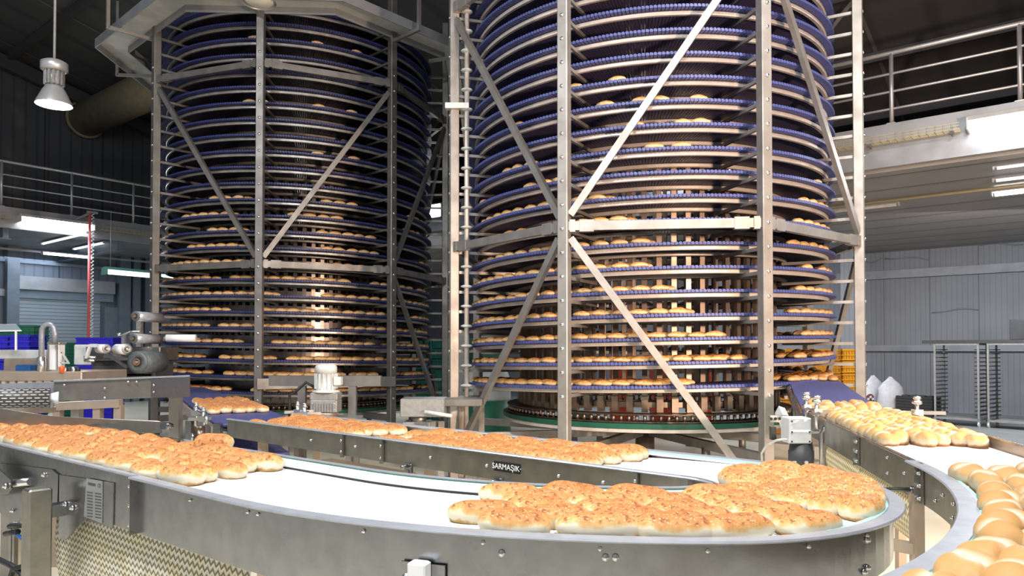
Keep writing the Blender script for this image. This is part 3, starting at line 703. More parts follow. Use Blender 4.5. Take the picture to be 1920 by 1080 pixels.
sFl = uat(FP, 232, 893, RZ)          # flange where the front sheet ends
po = panel(FP, 0, sFl, .252, .004, .013, depth_out, 'outer_side_panel', M['steel'], fc, .03)
po2 = panel(FP, sFl, FP.len, .252, .004, .013, .20, 'outer_side_panel', M['steel'], fc, .03)
pi = panel(FP, 0, sU0-.02, -.252, .004, .013, .115, 'inner_side_panel', M['steel_dark'], fc, .03)
pi2 = panel(FP, sU0-.02, FP.len, -.252, .004, .020, .12, 'inner_side_panel', M['steel'], fc, .0)
# rims
def rim_prof(i): return [(.243, .010), (.286, .010), (.289, .014), (.286, .019), (.247, .019), (.243, .015)]
MB().sweep(FP.sub(.0, sFl, .03), rim_prof).build('outer_rim', M['rim'], fc)
MB().sweep(FP.sub(sFl, FP.len, .05), [(.243, .010), (.266, .010), (.269, .014), (.266, .019), (.243, .019)]).build('outer_rim', M['rim'], fc)
MB().sweep(FP.sub(0, sU0+.35, .03), [(-.240, .010), (-.262, .010), (-.266, .014), (-.262, .019), (-.240, .019)]).build('inner_rim', M['rim'], fc)
sG = uat(FP, 316, 838)
MB().sweep(FP.sub(sU1-.45, sG, .03), [(-.230, .0005), (-.230, .008), (-.243, .008), (-.243, .0005)]).build('gap_shade_strip', M['black'], fc)  # black strip painted in for the dark gap beside the belt
MB().sweep(FP.sub(sU1-.45, sG, .03), [(-.233, .008), (-.233, .034), (-.258, .034), (-.258, .008)]).build('inner_guide', M['white_plastic'], fc)
MB().sweep(FP.sub(sU1-.45, sG, .03), [(-.258, .020), (-.258, .037), (-.263, .037), (-.263, .020)]).build('guide_seal', M['green'], fc)
MB().sweep(FP.sub(sU1-.3, FP.len, .05), [(-.263, .016), (-.263, .040), (-.290, .040), (-.293, .033), (-.290, .016)]).build('inner_rim', M['rim'], fc)
MB().sweep(FP.sub(sG, sG+1.1, .05), [(-.232, .004), (-.232, .050), (-.248, .050), (-.248, .004)]).build('inner_guide', M['steel'], fc)
MB().sweep(FP.sub(sU0-.6, sU1+.1, .03), [(.226, .002), (.226, .012), (.243, .012), (.243, .002)]).build('outer_guide', M['white_plastic'], fc)
MB().sweep(FP.sub(sU0-.6, sU1-.2, .03), [(.228, .0125), (.228, .017), (.242, .017), (.242, .0125)]).build('guide_seal', M['greenlite'], fc)
def panel_bolts(P, parent, us, off, dz, r=.008):
    for u in us:
        p, l = P.at(u, off); s = 1 if off > 0 else -1
        mb = MB(); mb.lathe(p + UP*dz, [(r, 0), (r, r*.5), (r*.62, r*.5), (r*.62, r*1.1), (.0001, r*1.15)], 8, l*s); mb.build('bolt', M['bolt'], parent)
for (x, y, dz) in ((365, 930, -.02), (500, 950, -.012), (521, 953, -.012), (712, 979, -.012), (920, 995, -.012), (1127, 1008, -.012), (1315, 1009, -.012), (1465, 1000, -.012), (1573, 988, -.012), (1640, 960, -.012)):
    panel_bolts(FP, po, [FP.near(at_z(x, y-18, RZ), .255)], .256, dz, .006)
for (x, y) in ((940, 1037), (1138, 1045), (1150, 1045), (1603, 1012), (1603, 1064), (1595, 1072)):
    u = FP.near(at_z(x, {1603: 975, 1595: 976}.get(x, 998), RZ), .255); q = FP.at(u, .256)[0]; zq = at_y(x, y, q.y).z - BZ
    panel_bolts(FP, po, [u], .256, zq, .009)
# foot bracket with white block, lower edge of the photo
u = FP.near(at_z(787, 986, RZ), .255); q, l = FP.at(u, .258); tdir = Vector((l.y, -l.x, 0)); zq = at_y(787, 1075, q.y).z
cl = MB(); cl.box(Vector((q.x, q.y, zq-.012)) + l*.006, (.125, .006, .08), (tdir, l, UP)); br_ = cl.build('mounting_bracket', M['steel'], fc)
cl = MB(); cl.cbox(Vector((q.x, q.y, zq-.012)) + l*.028, (.05, .04, .10), .004, (tdir, l, UP)); cl.build('white_block', M['white'], br_)
for s in (-1, 1): g = MB(); g.lathe(Vector((q.x, q.y, zq-.012)) + l*.009 + tdir*(-.045*s), [(.012, 0), (.012, .006), (.007, .006), (.007, .012), (.0001, .012)], 10, l); g.build('bolt', M['bolt'], br_)
# flange plates with bolts at the sheet joint
p, l = FP.at(sFl, .256); tdir = Vector((-l.y, l.x, 0))*-1
fl = MB(); fl.box(p + l*.012 + UP*(-.085), (.004, .03, .21), (tdir, l, UP)); fl.box(p + l*.004 + tdir*.018 + UP*(-.085), (.036, .006, .205), (tdir, l, UP)); flo = fl.build('joint_flange', M['steel'], fc)
for dz in (-.02, -.09, -.16): g = MB(); g.lathe(p + l*.008 + tdir*.02 + UP*dz, [(.010, 0), (.010, .007), (.006, .007), (.006, .015), (.0001, .016)], 8, l); g.build('bolt', M['bolt'], flo)
for (x, off) in ((677, -1), (607, -1), (1197, -1)):
    u = FP.near(at_z(x, {677: 825, 607: 815, 1197: 880}[x], RZ), -.255); p, l = FP.at(u, -.257); tt = Vector((l.y, -l.x, 0))
    fl = MB(); fl.box(p - l*.008 + UP*(-.05), (.02, .014, .12), (tt, l, UP)); f_ = fl.build('joint_flange', M['steel_dark'], fc)
    for dz in (-.02, -.08): g = MB(); g.dome(p - l*.016 + UP*dz, .008, l*-1); g.build('bolt', M['bolt'], f_)
for (x, y) in ((550, 819), (640, 829), (766, 849), (875, 863), (1015, 880), (1080, 896)):
    u = FP.near(at_z(x, y-12, RZ), -.255); panel_bolts(FP, pi, [u], -.257, -.045, .008)
# clips under the straight leg
for (x, y) in ((702, 870), (875, 893), (1140, 905)):
    u = FP.near(at_z(x, y-35, RZ), -.255); p, l = FP.at(u, -.262); tt = Vector((l.y, -l.x, 0)); mb = MB(); mb.box(p + UP*(-.11), (.05, .012, .045), (tt, l, UP)); mb.cyl(p - l*.005 + UP*(-.10), p - l*.05 + UP*(-.10), .008, 8); mb.box(p + UP*(-.15), (.02, .02, .06), (tt, l, UP)); mb.build('clip', M['steel'], fc)
# left end: access plates, leg, spacer, rating plate
def on_outer(x, y, extra=.0):   # point on the outer panel plane
    n = dd.cross(UP)*-1; n = Vector((-dd.y, dd.x, 0)); q = FP.at(sF+1.0, .256+extra)[0]; d = ray(x, y); E = Vector((0, 0, EYE)); t = (q-E).dot(n)/d.dot(n); return E + d*t
nL = Vector((-dd.y, dd.x, 0))          # outward normal of the left run (faces the camera)
def plate(name, quad, th, m, parent, extra=0):
    ps = [on_outer(x, y, extra) for x, y in quad]; mb = MB(); mb.loft([ps, [p + nL*th for p in ps]], cap=True); return mb.build(name, m, parent)
pa = plate('bearing_plate', [(0, 868), (100, 880), (112, 890), (110, 960), (104, 964), (95, 958), (95, 1003), (60, 985), (22, 972), (0, 960)], .006, M['steel'], fc, .001)
pb_ = plate('gusset_plate', [(113, 890), (215, 905), (213, 990), (160, 974), (124, 1013), (112, 1008)], .004, M['steel'], fc, .001)
for (x, y, par) in ((84, 890, pa), (103, 951, pa), (25, 957, pa), (124, 945, pb_), (137, 952, pb_)):
    p = on_outer(x, y, .007); g = MB(); g.lathe(p, [(.011, 0), (.011, .007), (.007, .007), (.007, .014), (.0001, .015)], 8, nL); g.build('bolt', M['bolt'], par)
rp = plate('rating_plate', [(163, 897), (193, 902), (192, 981), (158, 968)], .002, M['plate'], fc, .006)
TX = dd*-1; TX.z = 0     # reading direction on the panel: left to right in the picture
def text(body, size, origin, X, Y, m, name, parent, extrude=.0004):
    cu = bpy.data.curves.new(name, 'FONT'); cu.body = body; cu.size = size; cu.extrude = extrude; cu.align_x = 'CENTER'; cu.align_y = 'CENTER'
    o = bpy.data.objects.new(name, cu); COL.objects.link(o)
    bpy.context.view_layer.update(); me = bpy.data.meshes.new_from_object(o.evaluated_get(bpy.context.evaluated_depsgraph_get())); bpy.data.objects.remove(o)
    Z = X.cross(Y); mtx = Matrix((X, Y, Z)).transposed().to_4x4(); mtx.translation = origin; me.transform(mtx); me.materials.clear(); me.materials.append(m)
    o = bpy.data.objects.new(name, me); COL.objects.link(o); setp(o, parent); return o
pc = on_outer(186, 911, .0085); text('CE', .022, pc, TX, UP, M['ink'], 'lettering', rp)
mb = MB()
for r in range(9):
    y = 922 + r*5.6
    for (x0, x1) in ((163, 174), (178, 190)):
        ps = [on_outer(x0, y-1+.15*(x0-160), .0086), on_outer(x1, y-1+.15*(x1-160), .0086), on_outer(x1, y+1.2+.15*(x1-160), .0086), on_outer(x0, y+1.2+.15*(x0-160), .0086)]; mb.quad(*ps)
ps = [on_outer(x, y, .0086) for x, y in ((165, 904), (179, 907), (179, 912), (165, 909))]; mb.quad(*ps)
mb.build('ruled_lines', M['ink'], rp)
lg = on_outer(70, 915, .10); zt = lg.z
mb = MB(); mb.cbox(Vector((lg.x, lg.y, zt/2)), (.085, .085, zt), .006, (dd*-1, nL, UP)); leg_ = mb.build('leg', M['steel_dark'], fc)
mb = MB(); mb.bar(Vector((lg.x, lg.y, zt-.10)) - nL*.04, Vector((lg.x, lg.y, zt-.10)) - nL*.12, .06, .05); mb.build('leg_mount', M['steel'], leg_)
q = on_outer(57, 903, .01); q2 = on_outer(16, 907, .05)
mb = MB(); mb.cyl(q, q2, .017, 16); sp_ = mb.build('spacer_rod', M['bolt'], fc)
ps = [on_outer(x, y, .055) for x, y in ((-30, 850), (2, 880), (24, 900), (24, 915), (15, 926), (-30, 935))]
mb = MB(); mb.loft([ps, [p + nL*.008 for p in ps]], cap=True); ep = mb.build('end_plate', M['steel'], fc)
g = MB(); g.lathe(on_outer(12, 911, .066), [(.014, 0), (.014, .008), (.008, .008), (.008, .016), (.0001, .017)], 8, nL); g.build('bolt', M['bolt'], ep)
# blue air line and black cable by the leg
pts2 = [on_outer(x, y, .05) for x, y in ((24, 1000), (32, 1002), (44, 1012), (54, 1024))]; mb = MB(); mb.tube(pts2, .008, 8); mb.build('air_line', M['cable_blue'], fc)
mb = MB(); mb.cyl(on_outer(10, 1001, .05), on_outer(34, 997, .05), .012, 8); mb.cyl(on_outer(18, 987, .05), on_outer(46, 985, .05), .012, 8); mb.build('air_fitting', M['black'], fc)
for k, xs in enumerate(((26, 980, 1100), (32, 985, 1100), (44, 990, 1100))):
    mb = MB(); p = on_outer(xs[0], xs[1], .01); mb.box(Vector((p.x, p.y, p.z/2)), (.03, .03, p.z), (dd, nL, UP)); mb.build('strut', M['steel_dark'] if k < 2 else M['steel_warmlit'], fc)
pts2 = [on_outer(x, y, .12) for x, y in ((-5, 1048), (20, 1060), (40, 1075), (45, 1100), (30, 1110), (18, 1090), (24, 1068), (50, 1060))]
mb = MB(); mb.tube(pts2, .012, 8); tag(mb.build('power_cable', M['black']), 'black looped cable hanging by the conveyor leg at lower left corner', 'cable')
# logo plate
u = FP.near(at_z(940, 851, RZ), -.256); q, l = FP.at(u, -.257); zq = at_y(940, 876.5, q.y).z; fn = l*-1; tx = Vector((-fn.y, fn.x, 0))
lp = MB(); lp.box(Vector((q.x, q.y, zq)) + fn*.002, (.150, .003, .042), (tx, fn, UP)); lpo = lp.build('logo_plate', M['logo_black'], fc)
text('SARMA\u015eIK\u00b7', .034, Vector((q.x, q.y, zq)) + fn*.0042, tx, UP, M['logo_white'], 'lettering', lpo)
# return belt hanging under the front left run
ucs = FP.near(on_outer(85, 975)), FP.near(at_z(452, 930, RZ), .2)
mb = MB(); pth = FP.sub(min(ucs), max(ucs)+.02, .03); mb.sweep(pth, [(.16+.05*math.sin(PI*i/9), -.05-.07*i) for i in range(10)], cap=False, closed=False, sm=True); mb.build('return_belt', M['zig'], fc)
p, l = FP.at(min(ucs), .19); mb = MB(); mb.cyl(p + UP*-.30 + l*.02, p + UP*-.30 - l*.40, .03, 12); mb.build('return_roller', M['black'], fc)
# legs of the front conveyor hidden behind the panel
for u, o in ((.35, -.2), (1.9, -.2), (.35, .2), (1.9, .2), (sU1+.1, .1), (sF+.1, -.18)):
    p, l = FP.at(u, o); mb = MB(); mb.box(Vector((p.x, p.y, .55)), (.05, .05, 1.10)); mb.build('leg', M['steel_warmlit'], fc)
p, l = FP.at(1.3, -.15); tt = Vector((l.y, -l.x, 0)); mb = MB(); mb.box(Vector((p.x, p.y, .98)) , (.75, .12, .05), (tt, l, UP)); mb.build('drip_tray', M['steel_warmlit'], fc)

# right conveyor
rp0 = Vector((2.32, 4.95, RZ)); C3 = V(-.822, 3.37); pts = []
arc0 = C3 + Vector((math.cos(R_(-11.6)), math.sin(R_(-11.6)), 0))*2.77
for i in range(24): pts.append(rp0.lerp(arc0, i/24))
for i in range(46):
    a = R_(-11.6 - 54*i/45); pts.append(C3 + Vector((math.cos(a), math.sin(a), 0))*2.77)
RP = Path(pts); sR = (arc0-rp0).length
rc = thing('curved_conveyor', 'steel conveyor with white belt carrying plain golden rolls at right', 'conveyor', Vector((arc0.x, arc0.y, 0)))
allp = RP.sub(0, RP.len, .04)
MB().sweep(allp, [(-.255, 0), (.255, 0), (.255, -.012), (-.255, -.012)]).build('belt', M['belt_white'], rc)
rpi = panel(RP, 0, sR, -.268, .004, .013, .15, 'near_side_panel', M['steel_dark'], rc, .03)
rpi2 = panel(RP, sR, RP.len, -.268, .004, .013, .15, 'near_side_panel', M['steel_dark'], rc, .03)
panel(RP, 0, RP.len, .268, .004, .045, .19, 'far_side_panel', M['steel_warmlit'], rc, .02)
MB().sweep(RP.sub(0, sR, .05), [(-.257, .010), (-.274, .010), (-.277, .014), (-.274, .019), (-.257, .019)]).build('near_rim', M['steel'], rc)
MB().sweep(RP.sub(sR-.1, RP.len, .03), [(-.250, .010), (-.300, .010), (-.304, .014), (-.300, .019), (-.250, .019)]).build('near_rim', M['rim'], rc)
MB().sweep(RP.sub(sR+.25, RP.len, .03), [(-.234, .002), (-.234, .014), (-.250, .014), (-.250, .002)]).build('guide_seal', M['greenlite'], rc)
MB().sweep(RP.sub(0, RP.len, .05), [(.262, .044), (.280, .044), (.283, .048), (.280, .053), (.262, .053)]).build('far_rim', M['steel'], rc)
p, l = RP.at(sR, -.272); tt = Vector((-l.y, l.x, 0))
for k, u in enumerate((sR, RP.near(at_z(1612, 818, RZ), -.268))):
    p, l = RP.at(u, -.274); tt = Vector((l.y, -l.x, 0)); fl = MB(); fl.box(p - l*.010 + UP*-.062, (.004, .03, .15), (tt, l, UP)); fl.box(p - l*.003 + tt*.016 + UP*-.062, (.034, .006, .15), (tt, l, UP)); f_ = fl.build('joint_flange', M['steel_dark'], rc)
    for dz in (-.015, -.065, -.115): g = MB(); g.lathe(p - l*.007 + tt*.016 + UP*dz, [(.010, 0), (.010, .006), (.006, .006), (.006, .013), (.0001, .014)], 8, l*-1); g.build('bolt', M['bolt'], f_)
for (x, y, dz) in ((1663, 842, -.02), (1663, 842, -.09), (1700, 856, -.05), (1760, 890, -.05), (1785, 905, -.05), (1782, 903, -.10), (1800, 930, -.09), (1806, 940, -.05), (1745, 882, -.09)):
    panel_bolts(RP, rpi2 if x > 1727 else rpi, [RP.near(at_z(x, y, RZ), -.268)], -.273, dz, .008)
# curtain of return belt below it, leg and foot
u0, u1 = RP.near(at_z(1548, 790, RZ), -.268), RP.near(at_z(1703, 858, RZ), -.268)
mb = MB(); mb.sweep(RP.sub(u0, u1, .05), [(-.22-.04*math.sin(PI*i/9), -.07-.032*i) for i in range(10)], cap=False, closed=False, sm=True); mb.build('return_belt', M['zig2'], rc)
p, l = RP.at(u1+.05, -.255); mb = MB(); mb.box(Vector((p.x, p.y, .53)), (.042, .042, 1.06)); mb.build('leg', M['steel_warmlit'], rc)
q_, l2 = RP.at(u1-.1, -.235); mb = MB(); mb.bar(Vector((p.x, p.y, .83)), Vector((q_.x-.28, q_.y+.1, .83)), .04, .045); brc = mb.build('foot_bar', M['steel_warmlit'], rc)
mb = MB(); f = Vector((q_.x-.2, q_.y+.07, .85)); mb.lathe(f, [(.03, .0), (.03, .012), (.012, .02), (.012, .07)], 12); mb.build('levelling_foot', M['chain'], brc)
p2, l = RP.at(1.2, .22); mb = MB(); mb.box(Vector((p2.x, p2.y, .52)), (.05, .05, 1.04)); mb.build('leg', M['steel_warmlit'], rc)
p2, l = RP.at(.3, .22); mb = MB(); mb.box(Vector((p2.x, p2.y, .52)), (.05, .05, 1.04)); mb.build('leg', M['steel_warmlit'], rc)
p2, l = RP.at(RP.len-.2, .2); mb = MB(); mb.box(Vector((p2.x, p2.y, .52)), (.05, .05, 1.04)); mb.build('leg', M['steel_warmlit'], rc)
# threaded rod between the two conveyors
p, l = RP.at(u1+.08, -.272); q_ = at_y(1672, 921, 2.95); mb = MB(); mb.cyl(Vector((p.x, p.y, at_y(1722, 918, p.y).z)), Vector((p.x-.28, p.y+.03, at_y(1722, 918, p.y).z-.002)), .009, 10); mb.lathe(Vector((p.x-.012, p.y, at_y(1722, 918, p.y).z)), [(.016, -.01), (.016, .01)], 6, Vector((1,0,0))); mb.build('tie_rod', M['steel'], rc)
# guide bracket with knob on the far side, and one at near side with frames
def guide(parent, p, out, h, L, ks=1.0):
    mb = MB(); mb.cyl(p, p+UP*h, .013, 10); mb.bar(p+UP*(h-.05)-out*.10, p+UP*(h-.05)+out*L, .022, .022); mb.box(p+UP*(h-.05), (.05,.05,.04)); o = mb.build('guide_bracket', M['bolt'], parent)
    mb = MB(); mb.lathe(p+UP*h, [(a_*ks, b_*ks) for a_, b_ in ((.018, 0), (.03, .008), (.03, .022), (.014, .03), (.024, .036), (.024, .05), (.0001, .056))], 14); mb.build('knob', M['bolt'], o)
p, l = RP.at(RP.near(at_z(1690, 790, RZ), .27), .30); guide(rc, p - UP*.06, l, .17, .16)
mb = MB(); q0 = RP.at(.25, .27, .075)[0]; q1 = RP.at(.95, .27, .075)[0]; mb.bar(q0-UP*.03, q1-UP*.03, .010, .022); mb.build('side_guide', M['steel_warmlit'], rc)
for u in (.10, .42):
    p, l = RP.at(u, -.30); guide(rc, p - UP*.05, l*-1, .16, .03)
q0 = RP.at(.02, -.29, .055)[0]; q1 = RP.at(.5, -.29, .055)[0]; mb = MB(); mb.bar(q0, q1, .012, .018); mb.build('side_guide', M['bolt'], rc)

# blue infeed belts between the towers and the white conveyors
def infeed(name, label, T, phi, end, w, m, par_mat):
    p0 = T.P(phi, 2.10, T.zb(phi)); p1 = Vector((end.x, end.y, end.z)); P = Path([p0.lerp(p1, i/40) for i in range(41)])
    t = thing(name, label, 'conveyor', Vector((p1.x, p1.y, 0)))
    mb = MB(); n = int(P.len/.032)
    for i in range(n):
        c, l = P.at((i+.5)*P.len/n); d = (p1-p0).normalized(); h = P.len/n*.5
        pr = lambda o: [c + l*o + d*(h*u_) + UP*w_ for u_, w_ in ((-.98,-.008),(-.8,0),(.8,0),(.98,-.008),(.8,-.02),(-.8,-.02))]
        mb.loft([pr(-w), pr(w)], cap=True)
    mb.build('belt', m, t)
    for s, nm in ((-1, 'side_rail'), (1, 'side_rail')):
        mb = MB(); o = s*(w+.02); mb.sweep(P.sub(1.2, P.len-.02, .3), [(o-.012, -.10), (o+.012, -.10), (o+.012, -.02), (o-.012, -.02)]); mb.build(nm, par_mat, t)
    for u in (P.len*.45, P.len*.8):
        for s in (-1, 1):
            c, l = P.at(u, s*(w-.03)); mb = MB(); mb.box(Vector((c.x, c.y, (c.z-.1)/2)), (.05, .05, c.z-.1)); mb.build('leg', par_mat, t)
    mb = MB(); c, l = P.at(P.len-.06); mb.cyl(c - l*w - UP*.05, c + l*w - UP*.05, .04, 14); mb.build('end_roller', M['steel'], t)
    return t, P
eR, _ = RP.at(0); tRi, RI = infeed('infeed_conveyor', 'blue infeed belt from right tower onto the white roll conveyor', TR, 85, eR + Vector((.0, .06, 0)), .27, M['blue_infeed'], M['steel'])
eL, _ = FPB.at(0); tLi, LI = infeed('infeed_conveyor', 'blue infeed belt from left tower onto the white bun conveyor', TL, -80, eL + Vector((-.06, .08, 0)), .27, M['blue_infeed'], M['steel_warmlit'])
for u, s in ((LI.len-.15, -1), (LI.len-.75, -1)):
    p, l = LI.at(u, s*.34); guide(tLi, p-UP*.12, l*s*-1, .2, .05, .55)
q0 = LI.at(LI.len-1.0, -.33, .05)[0]; q1 = LI.at(LI.len-.05, -.33, .05)[0]; mb = MB(); mb.tube([q0-UP*.05, q0, q1, q1-UP*.05], .012, 8); mb.build('side_guide', M['bolt'], tLi)
for u in (LI.len-.2, LI.len-.45):
    p, l = LI.at(u, .36); guide(tLi, p-UP*.12, l, .2, .12, .55)
p, l = LI.at(LI.len-.12, -.34); mb = MB(); mb.cyl(p - UP*.09, p - UP*.09 - l*.06, .075, 20); mb.build('drive_sprocket', M['chain'], tLi); mb = MB(); mb.lathe(p - UP*.09 - l*.06, [(.03, 0), (.03, .02), (.0001, .02)], 14, l*-1); mb.build('sprocket_hub', M['bolt'], tLi)
mb = MB(); mb.box(p - UP*.12 - l*.02 + Vector((.16, -.10, 0)), (.05, .05, .26)); mb.build('bearing_post', M['steel'], tLi)
mb = MB(); mb.box(p - UP*.12 - l*.02 + Vector((-.12, .10, 0)), (.04, .05, .26)); mb.build('bearing_post', M['steel'], tLi)
# blue return belt below it
c0, l = LI.at(LI.len-2.4); c1, _ = LI.at(LI.len-.3)
mb = MB(); mb.loft([[c0-l*.27-UP*.22, c0+l*.27-UP*.22, c0+l*.27-UP*.24, c0-l*.27-UP*.24], [c1-l*.27-UP*.26, c1+l*.27-UP*.26, c1+l*.27-UP*.28, c1-l*.27-UP*.28]], cap=True); mb.build('return_belt', M['blue'], tLi)

# ------------------------------------------------------------------ bread
def bun_mesh(name, seed, L, Wd, H, m, crack=0, segs=22, rings=9, lobes=0):
    rnd = random.Random(seed); ph = [rnd.uniform(0, 6.28) for _ in range(8)]; mb = MB(); cr = []; ck = []
    prof = []                                   # (radius factor, height factor)
    prof.append((.0, .0)); prof.append((.70, .0)); prof.append((.88, .03)); prof.append((.97, .14)); prof.append((1.0, .30)); prof.append((.985, .46))
    for i in range(1, rings): a = PI/2*i/rings; prof.append((.985*math.cos(a)**.80, .46+.54*math.sin(a)))
    prof.append((0.0001, 1.0))
    rr = []
    for (r, h) in prof:
        if .1 < h < .4: r *= .955 if h < .2 else .985
        ring = []
        for j in range(segs):
            t = 2*PI*j/segs; c, s = math.cos(t), math.sin(t); e = 3.0
            k = (abs(c)**e + abs(s)**e)**(-1/e)
            w = 1 + .035*math.sin(2*t+ph[0]) + .025*math.sin(3*t+ph[1])
            x = c*k*r*w*L/2; y = s*k*r*w*Wd/2
            z = H*h*(1 + (.06*math.sin(x*34+ph[2]) + .05*math.sin(y*50+ph[3]))*h)
            z *= 1 - .18*(abs(x)/(L/2))**3*h
            ckv = 0
            if crack:
                dx = x/(L/2) - .12*math.sin(y*55+ph[4]); g = math.exp(-(dx/.20)**2) if crack == 1 else math.exp(-((y/(Wd/2) - .1*math.sin(x*40+ph[4]))/.2)**2)
                if h > .5: z -= .12*H*g*min(1, (h-.5)*3); ckv = g*min(1, (h-.45)*2.5)
            ring.append(Vector((x, y, z))); cr.append(h if r > .69 or h > .4 else 0); ck.append(ckv)
        rr.append(ring)
    mb.loft(rr, sm=True); mb.att = {'crust': cr, 'crack': ck}
    return mb.mesh(name, m)
BUN = [bun_mesh('seeded_bun', 10+i, .206, .106, .062, M['bun']) for i in range(5)]
BUNS = [bun_mesh('sesame_bun', 20+i, .200, .110, .062, M['bun_seed']) for i in range(4)]
ROLL = [bun_mesh('golden_roll', 30+i, .165, .100, .074, M['roll'], crack=1) for i in range(4)] + [bun_mesh('golden_roll', 37, .165, .102, .076, M['roll'], crack=2)]
LOAF = [bun_mesh('long_roll', 40+i, .205, .100, .060, M['roll_brown'], segs=16, rings=6) for i in range(4)]
LOAFL = [bun_mesh('long_bun', 50+i, .205, .100, .066, M['roll_brown'], segs=16, rings=6) for i in range(4)]
LOW = [bun_mesh('bun_low', 60, .2, .1, .064, M['roll_brown'], segs=10, rings=3)]
rnd = random.Random(3)
NB = {'bun': 0, 'roll': 0}
def put(mesh, name, p, heading, label, cat, group, scale=1.0, tilt=0, pitch=0):
    o = bpy.data.objects.new(name, mesh); COL.objects.link(o); o.location = p; o.rotation_euler = (tilt, pitch, heading); o.scale = (scale, scale*rnd.uniform(.95, 1.05), scale*rnd.uniform(.93, 1.08))
    tag(o, label, cat, group); return o
ROWN5 = ['front row', 'second row', 'middle row', 'fourth row', 'back row']
def batch(P, u0, u1, rows, step, meshes, kind, name, desc, endname, group, zoff=0, ragged=.1, along=True, skip=0.0, jit=.012, rot=7, scl=1.0, key='bun', rown=ROWN5, radius=None):
    # u0 is the end the labels count from
    sgn = 1 if u1 > u0 else -1
    for ri, off in enumerate(rows):
        u = u0 + sgn*(rnd.uniform(0, ragged) + step*.5); n = 0
        while (u1-u)*sgn > step*.4:
            p, l = P.at(u, off); p2, _ = P.at(u+.01*sgn, off); sc = (p2-p).length/.01
            if rnd.random() >= skip:
                h = math.atan2(-l.x, l.y) + (0 if along else PI/2)
                q, _ = P.at(u + rnd.uniform(-jit, jit), off + rnd.uniform(-jit, jit)*.6)
                lab = f'{desc}, {rown[ri]}, {ORD[min(n, 29)]} from {endname}'
                put(rnd.choice(meshes), name, q + UP*zoff, h + R_(rnd.uniform(-rot, rot)), lab, kind, group, scl*rnd.uniform(.95, 1.05)); NB[key] += 1; n += 1
            u += sgn*step/max(sc, .35)
rows5 = [.186, .096, 0.006, -.084, -.168]
# front batch on the U bend
uS = FP.near(at_z(1322, 888, RZ), .1) + .02; uE = FP.near(at_z(838, 950, RZ), .0)
uM = sU1 - .30
batch(FPB, uM, uE, rows5, .196, BUN, 'bun', 'seeded_bun', 'toasted bun of the front batch', 'its sesame part', 'toasted buns in the front batch', ragged=.05)
batch(FPB, uM, uS, rows5, .190, BUNS, 'bun', 'sesame_bun', 'sesame bun on the U-bend', 'the toasted front batch', 'sesame buns on the bend', ragged=.02)
# left batch
uA = FP.near(at_z(520, 878, RZ), -.05)-.02; uB = FP.len-.15
batch(FP, uA, uB, rows5, .20, BUN, 'bun', 'seeded_bun', 'toasted bun of the left batch', 'its right end', 'toasted buns in the left batch', ragged=.13, jit=.016, rot=9, skip=.03)
q = FP.at(FP.near(at_z(412, 848, RZ), -.2), -.205)[0]
put(BUN[2], 'seeded_bun', q + UP*.05, math.atan2(dd.y, dd.x)+.5, 'round-looking toasted bun leaning up on the inner rail, left batch', 'bun', 'toasted buns in the left batch', .9, R_(-38)); NB['bun'] += 1
# straight leg batches
u3a, u3b = FP.near(at_z(1135, 862, RZ)), FP.near(at_z(690, 820, RZ)); u4a, u4b = FP.near(at_z(660, 808, RZ)), .08
rows6 = [-.188, -.094, 0, .094, .184]
batch(FPB, u3a+.05, u3b-.05, rows6, .198, BUN, 'bun', 'seeded_bun', 'toasted bun behind the logo plate', 'its right end', 'toasted buns behind the logo plate', ragged=.08)
batch(FPB, u4a+.02, u4b, rows6, .198, BUN, 'bun', 'seeded_bun', 'toasted bun on the straight leg', 'the bare gap', 'toasted buns left of the gap', ragged=.10)
batch(LI, LI.len-.9, LI.len-2.7, rows6, .20, BUN, 'bun', 'seeded_bun', 'toasted bun on the blue left infeed', 'the white belt', 'buns on the blue left infeed', ragged=.1)
# rolls on the right conveyor
rows_r = [-.205, -.122, -.04, .042, .124, .205]; RN = ['near edge row', 'second row', 'third row', 'fourth row', 'fifth row', 'far edge row']
rnA = RP.near(at_z(1778, 885, RZ), -.15)
batch(RP, rnA, RP.len-.35, [-.19, -.095, .0, .095, .19], .168, ROLL, 'roll', 'golden_roll', 'golden roll of the near batch', 'its far end', 'golden rolls in the near batch', ragged=.10, jit=.02, rot=28, key='roll', rown=['near edge row', 'second row', 'middle row', 'fourth row', 'far edge row'], skip=.02)
rfA = RP.near(at_z(1655, 832, RZ), -.2)
batch(RP, rfA, .03, rows_r, .150, ROLL, 'roll', 'golden_roll', 'golden roll of the far batch', 'its front end', 'golden rolls in the far batch', ragged=.05, jit=.018, rot=24, key='roll', rown=RN, scl=.92)
batch(RI, RI.len-.02, RI.len-.5, [-.2, -.10, .0, .10, .2], .16, ROLL, 'roll', 'golden_roll', 'golden roll on the blue infeed', 'the white belt', 'rolls on the blue right infeed', ragged=.05, key='roll')
batch(RI, RI.len-3.3, RI.len-3.62, [-.2, -.1, 0, .1, .2], .30, LOAF, 'roll', 'golden_roll', 'browned roll low on the blue infeed', 'the front', 'browned rolls low on the blue infeed', ragged=.05, key='roll', rown=['leftmost', 'second', 'middle', 'fourth', 'rightmost'])

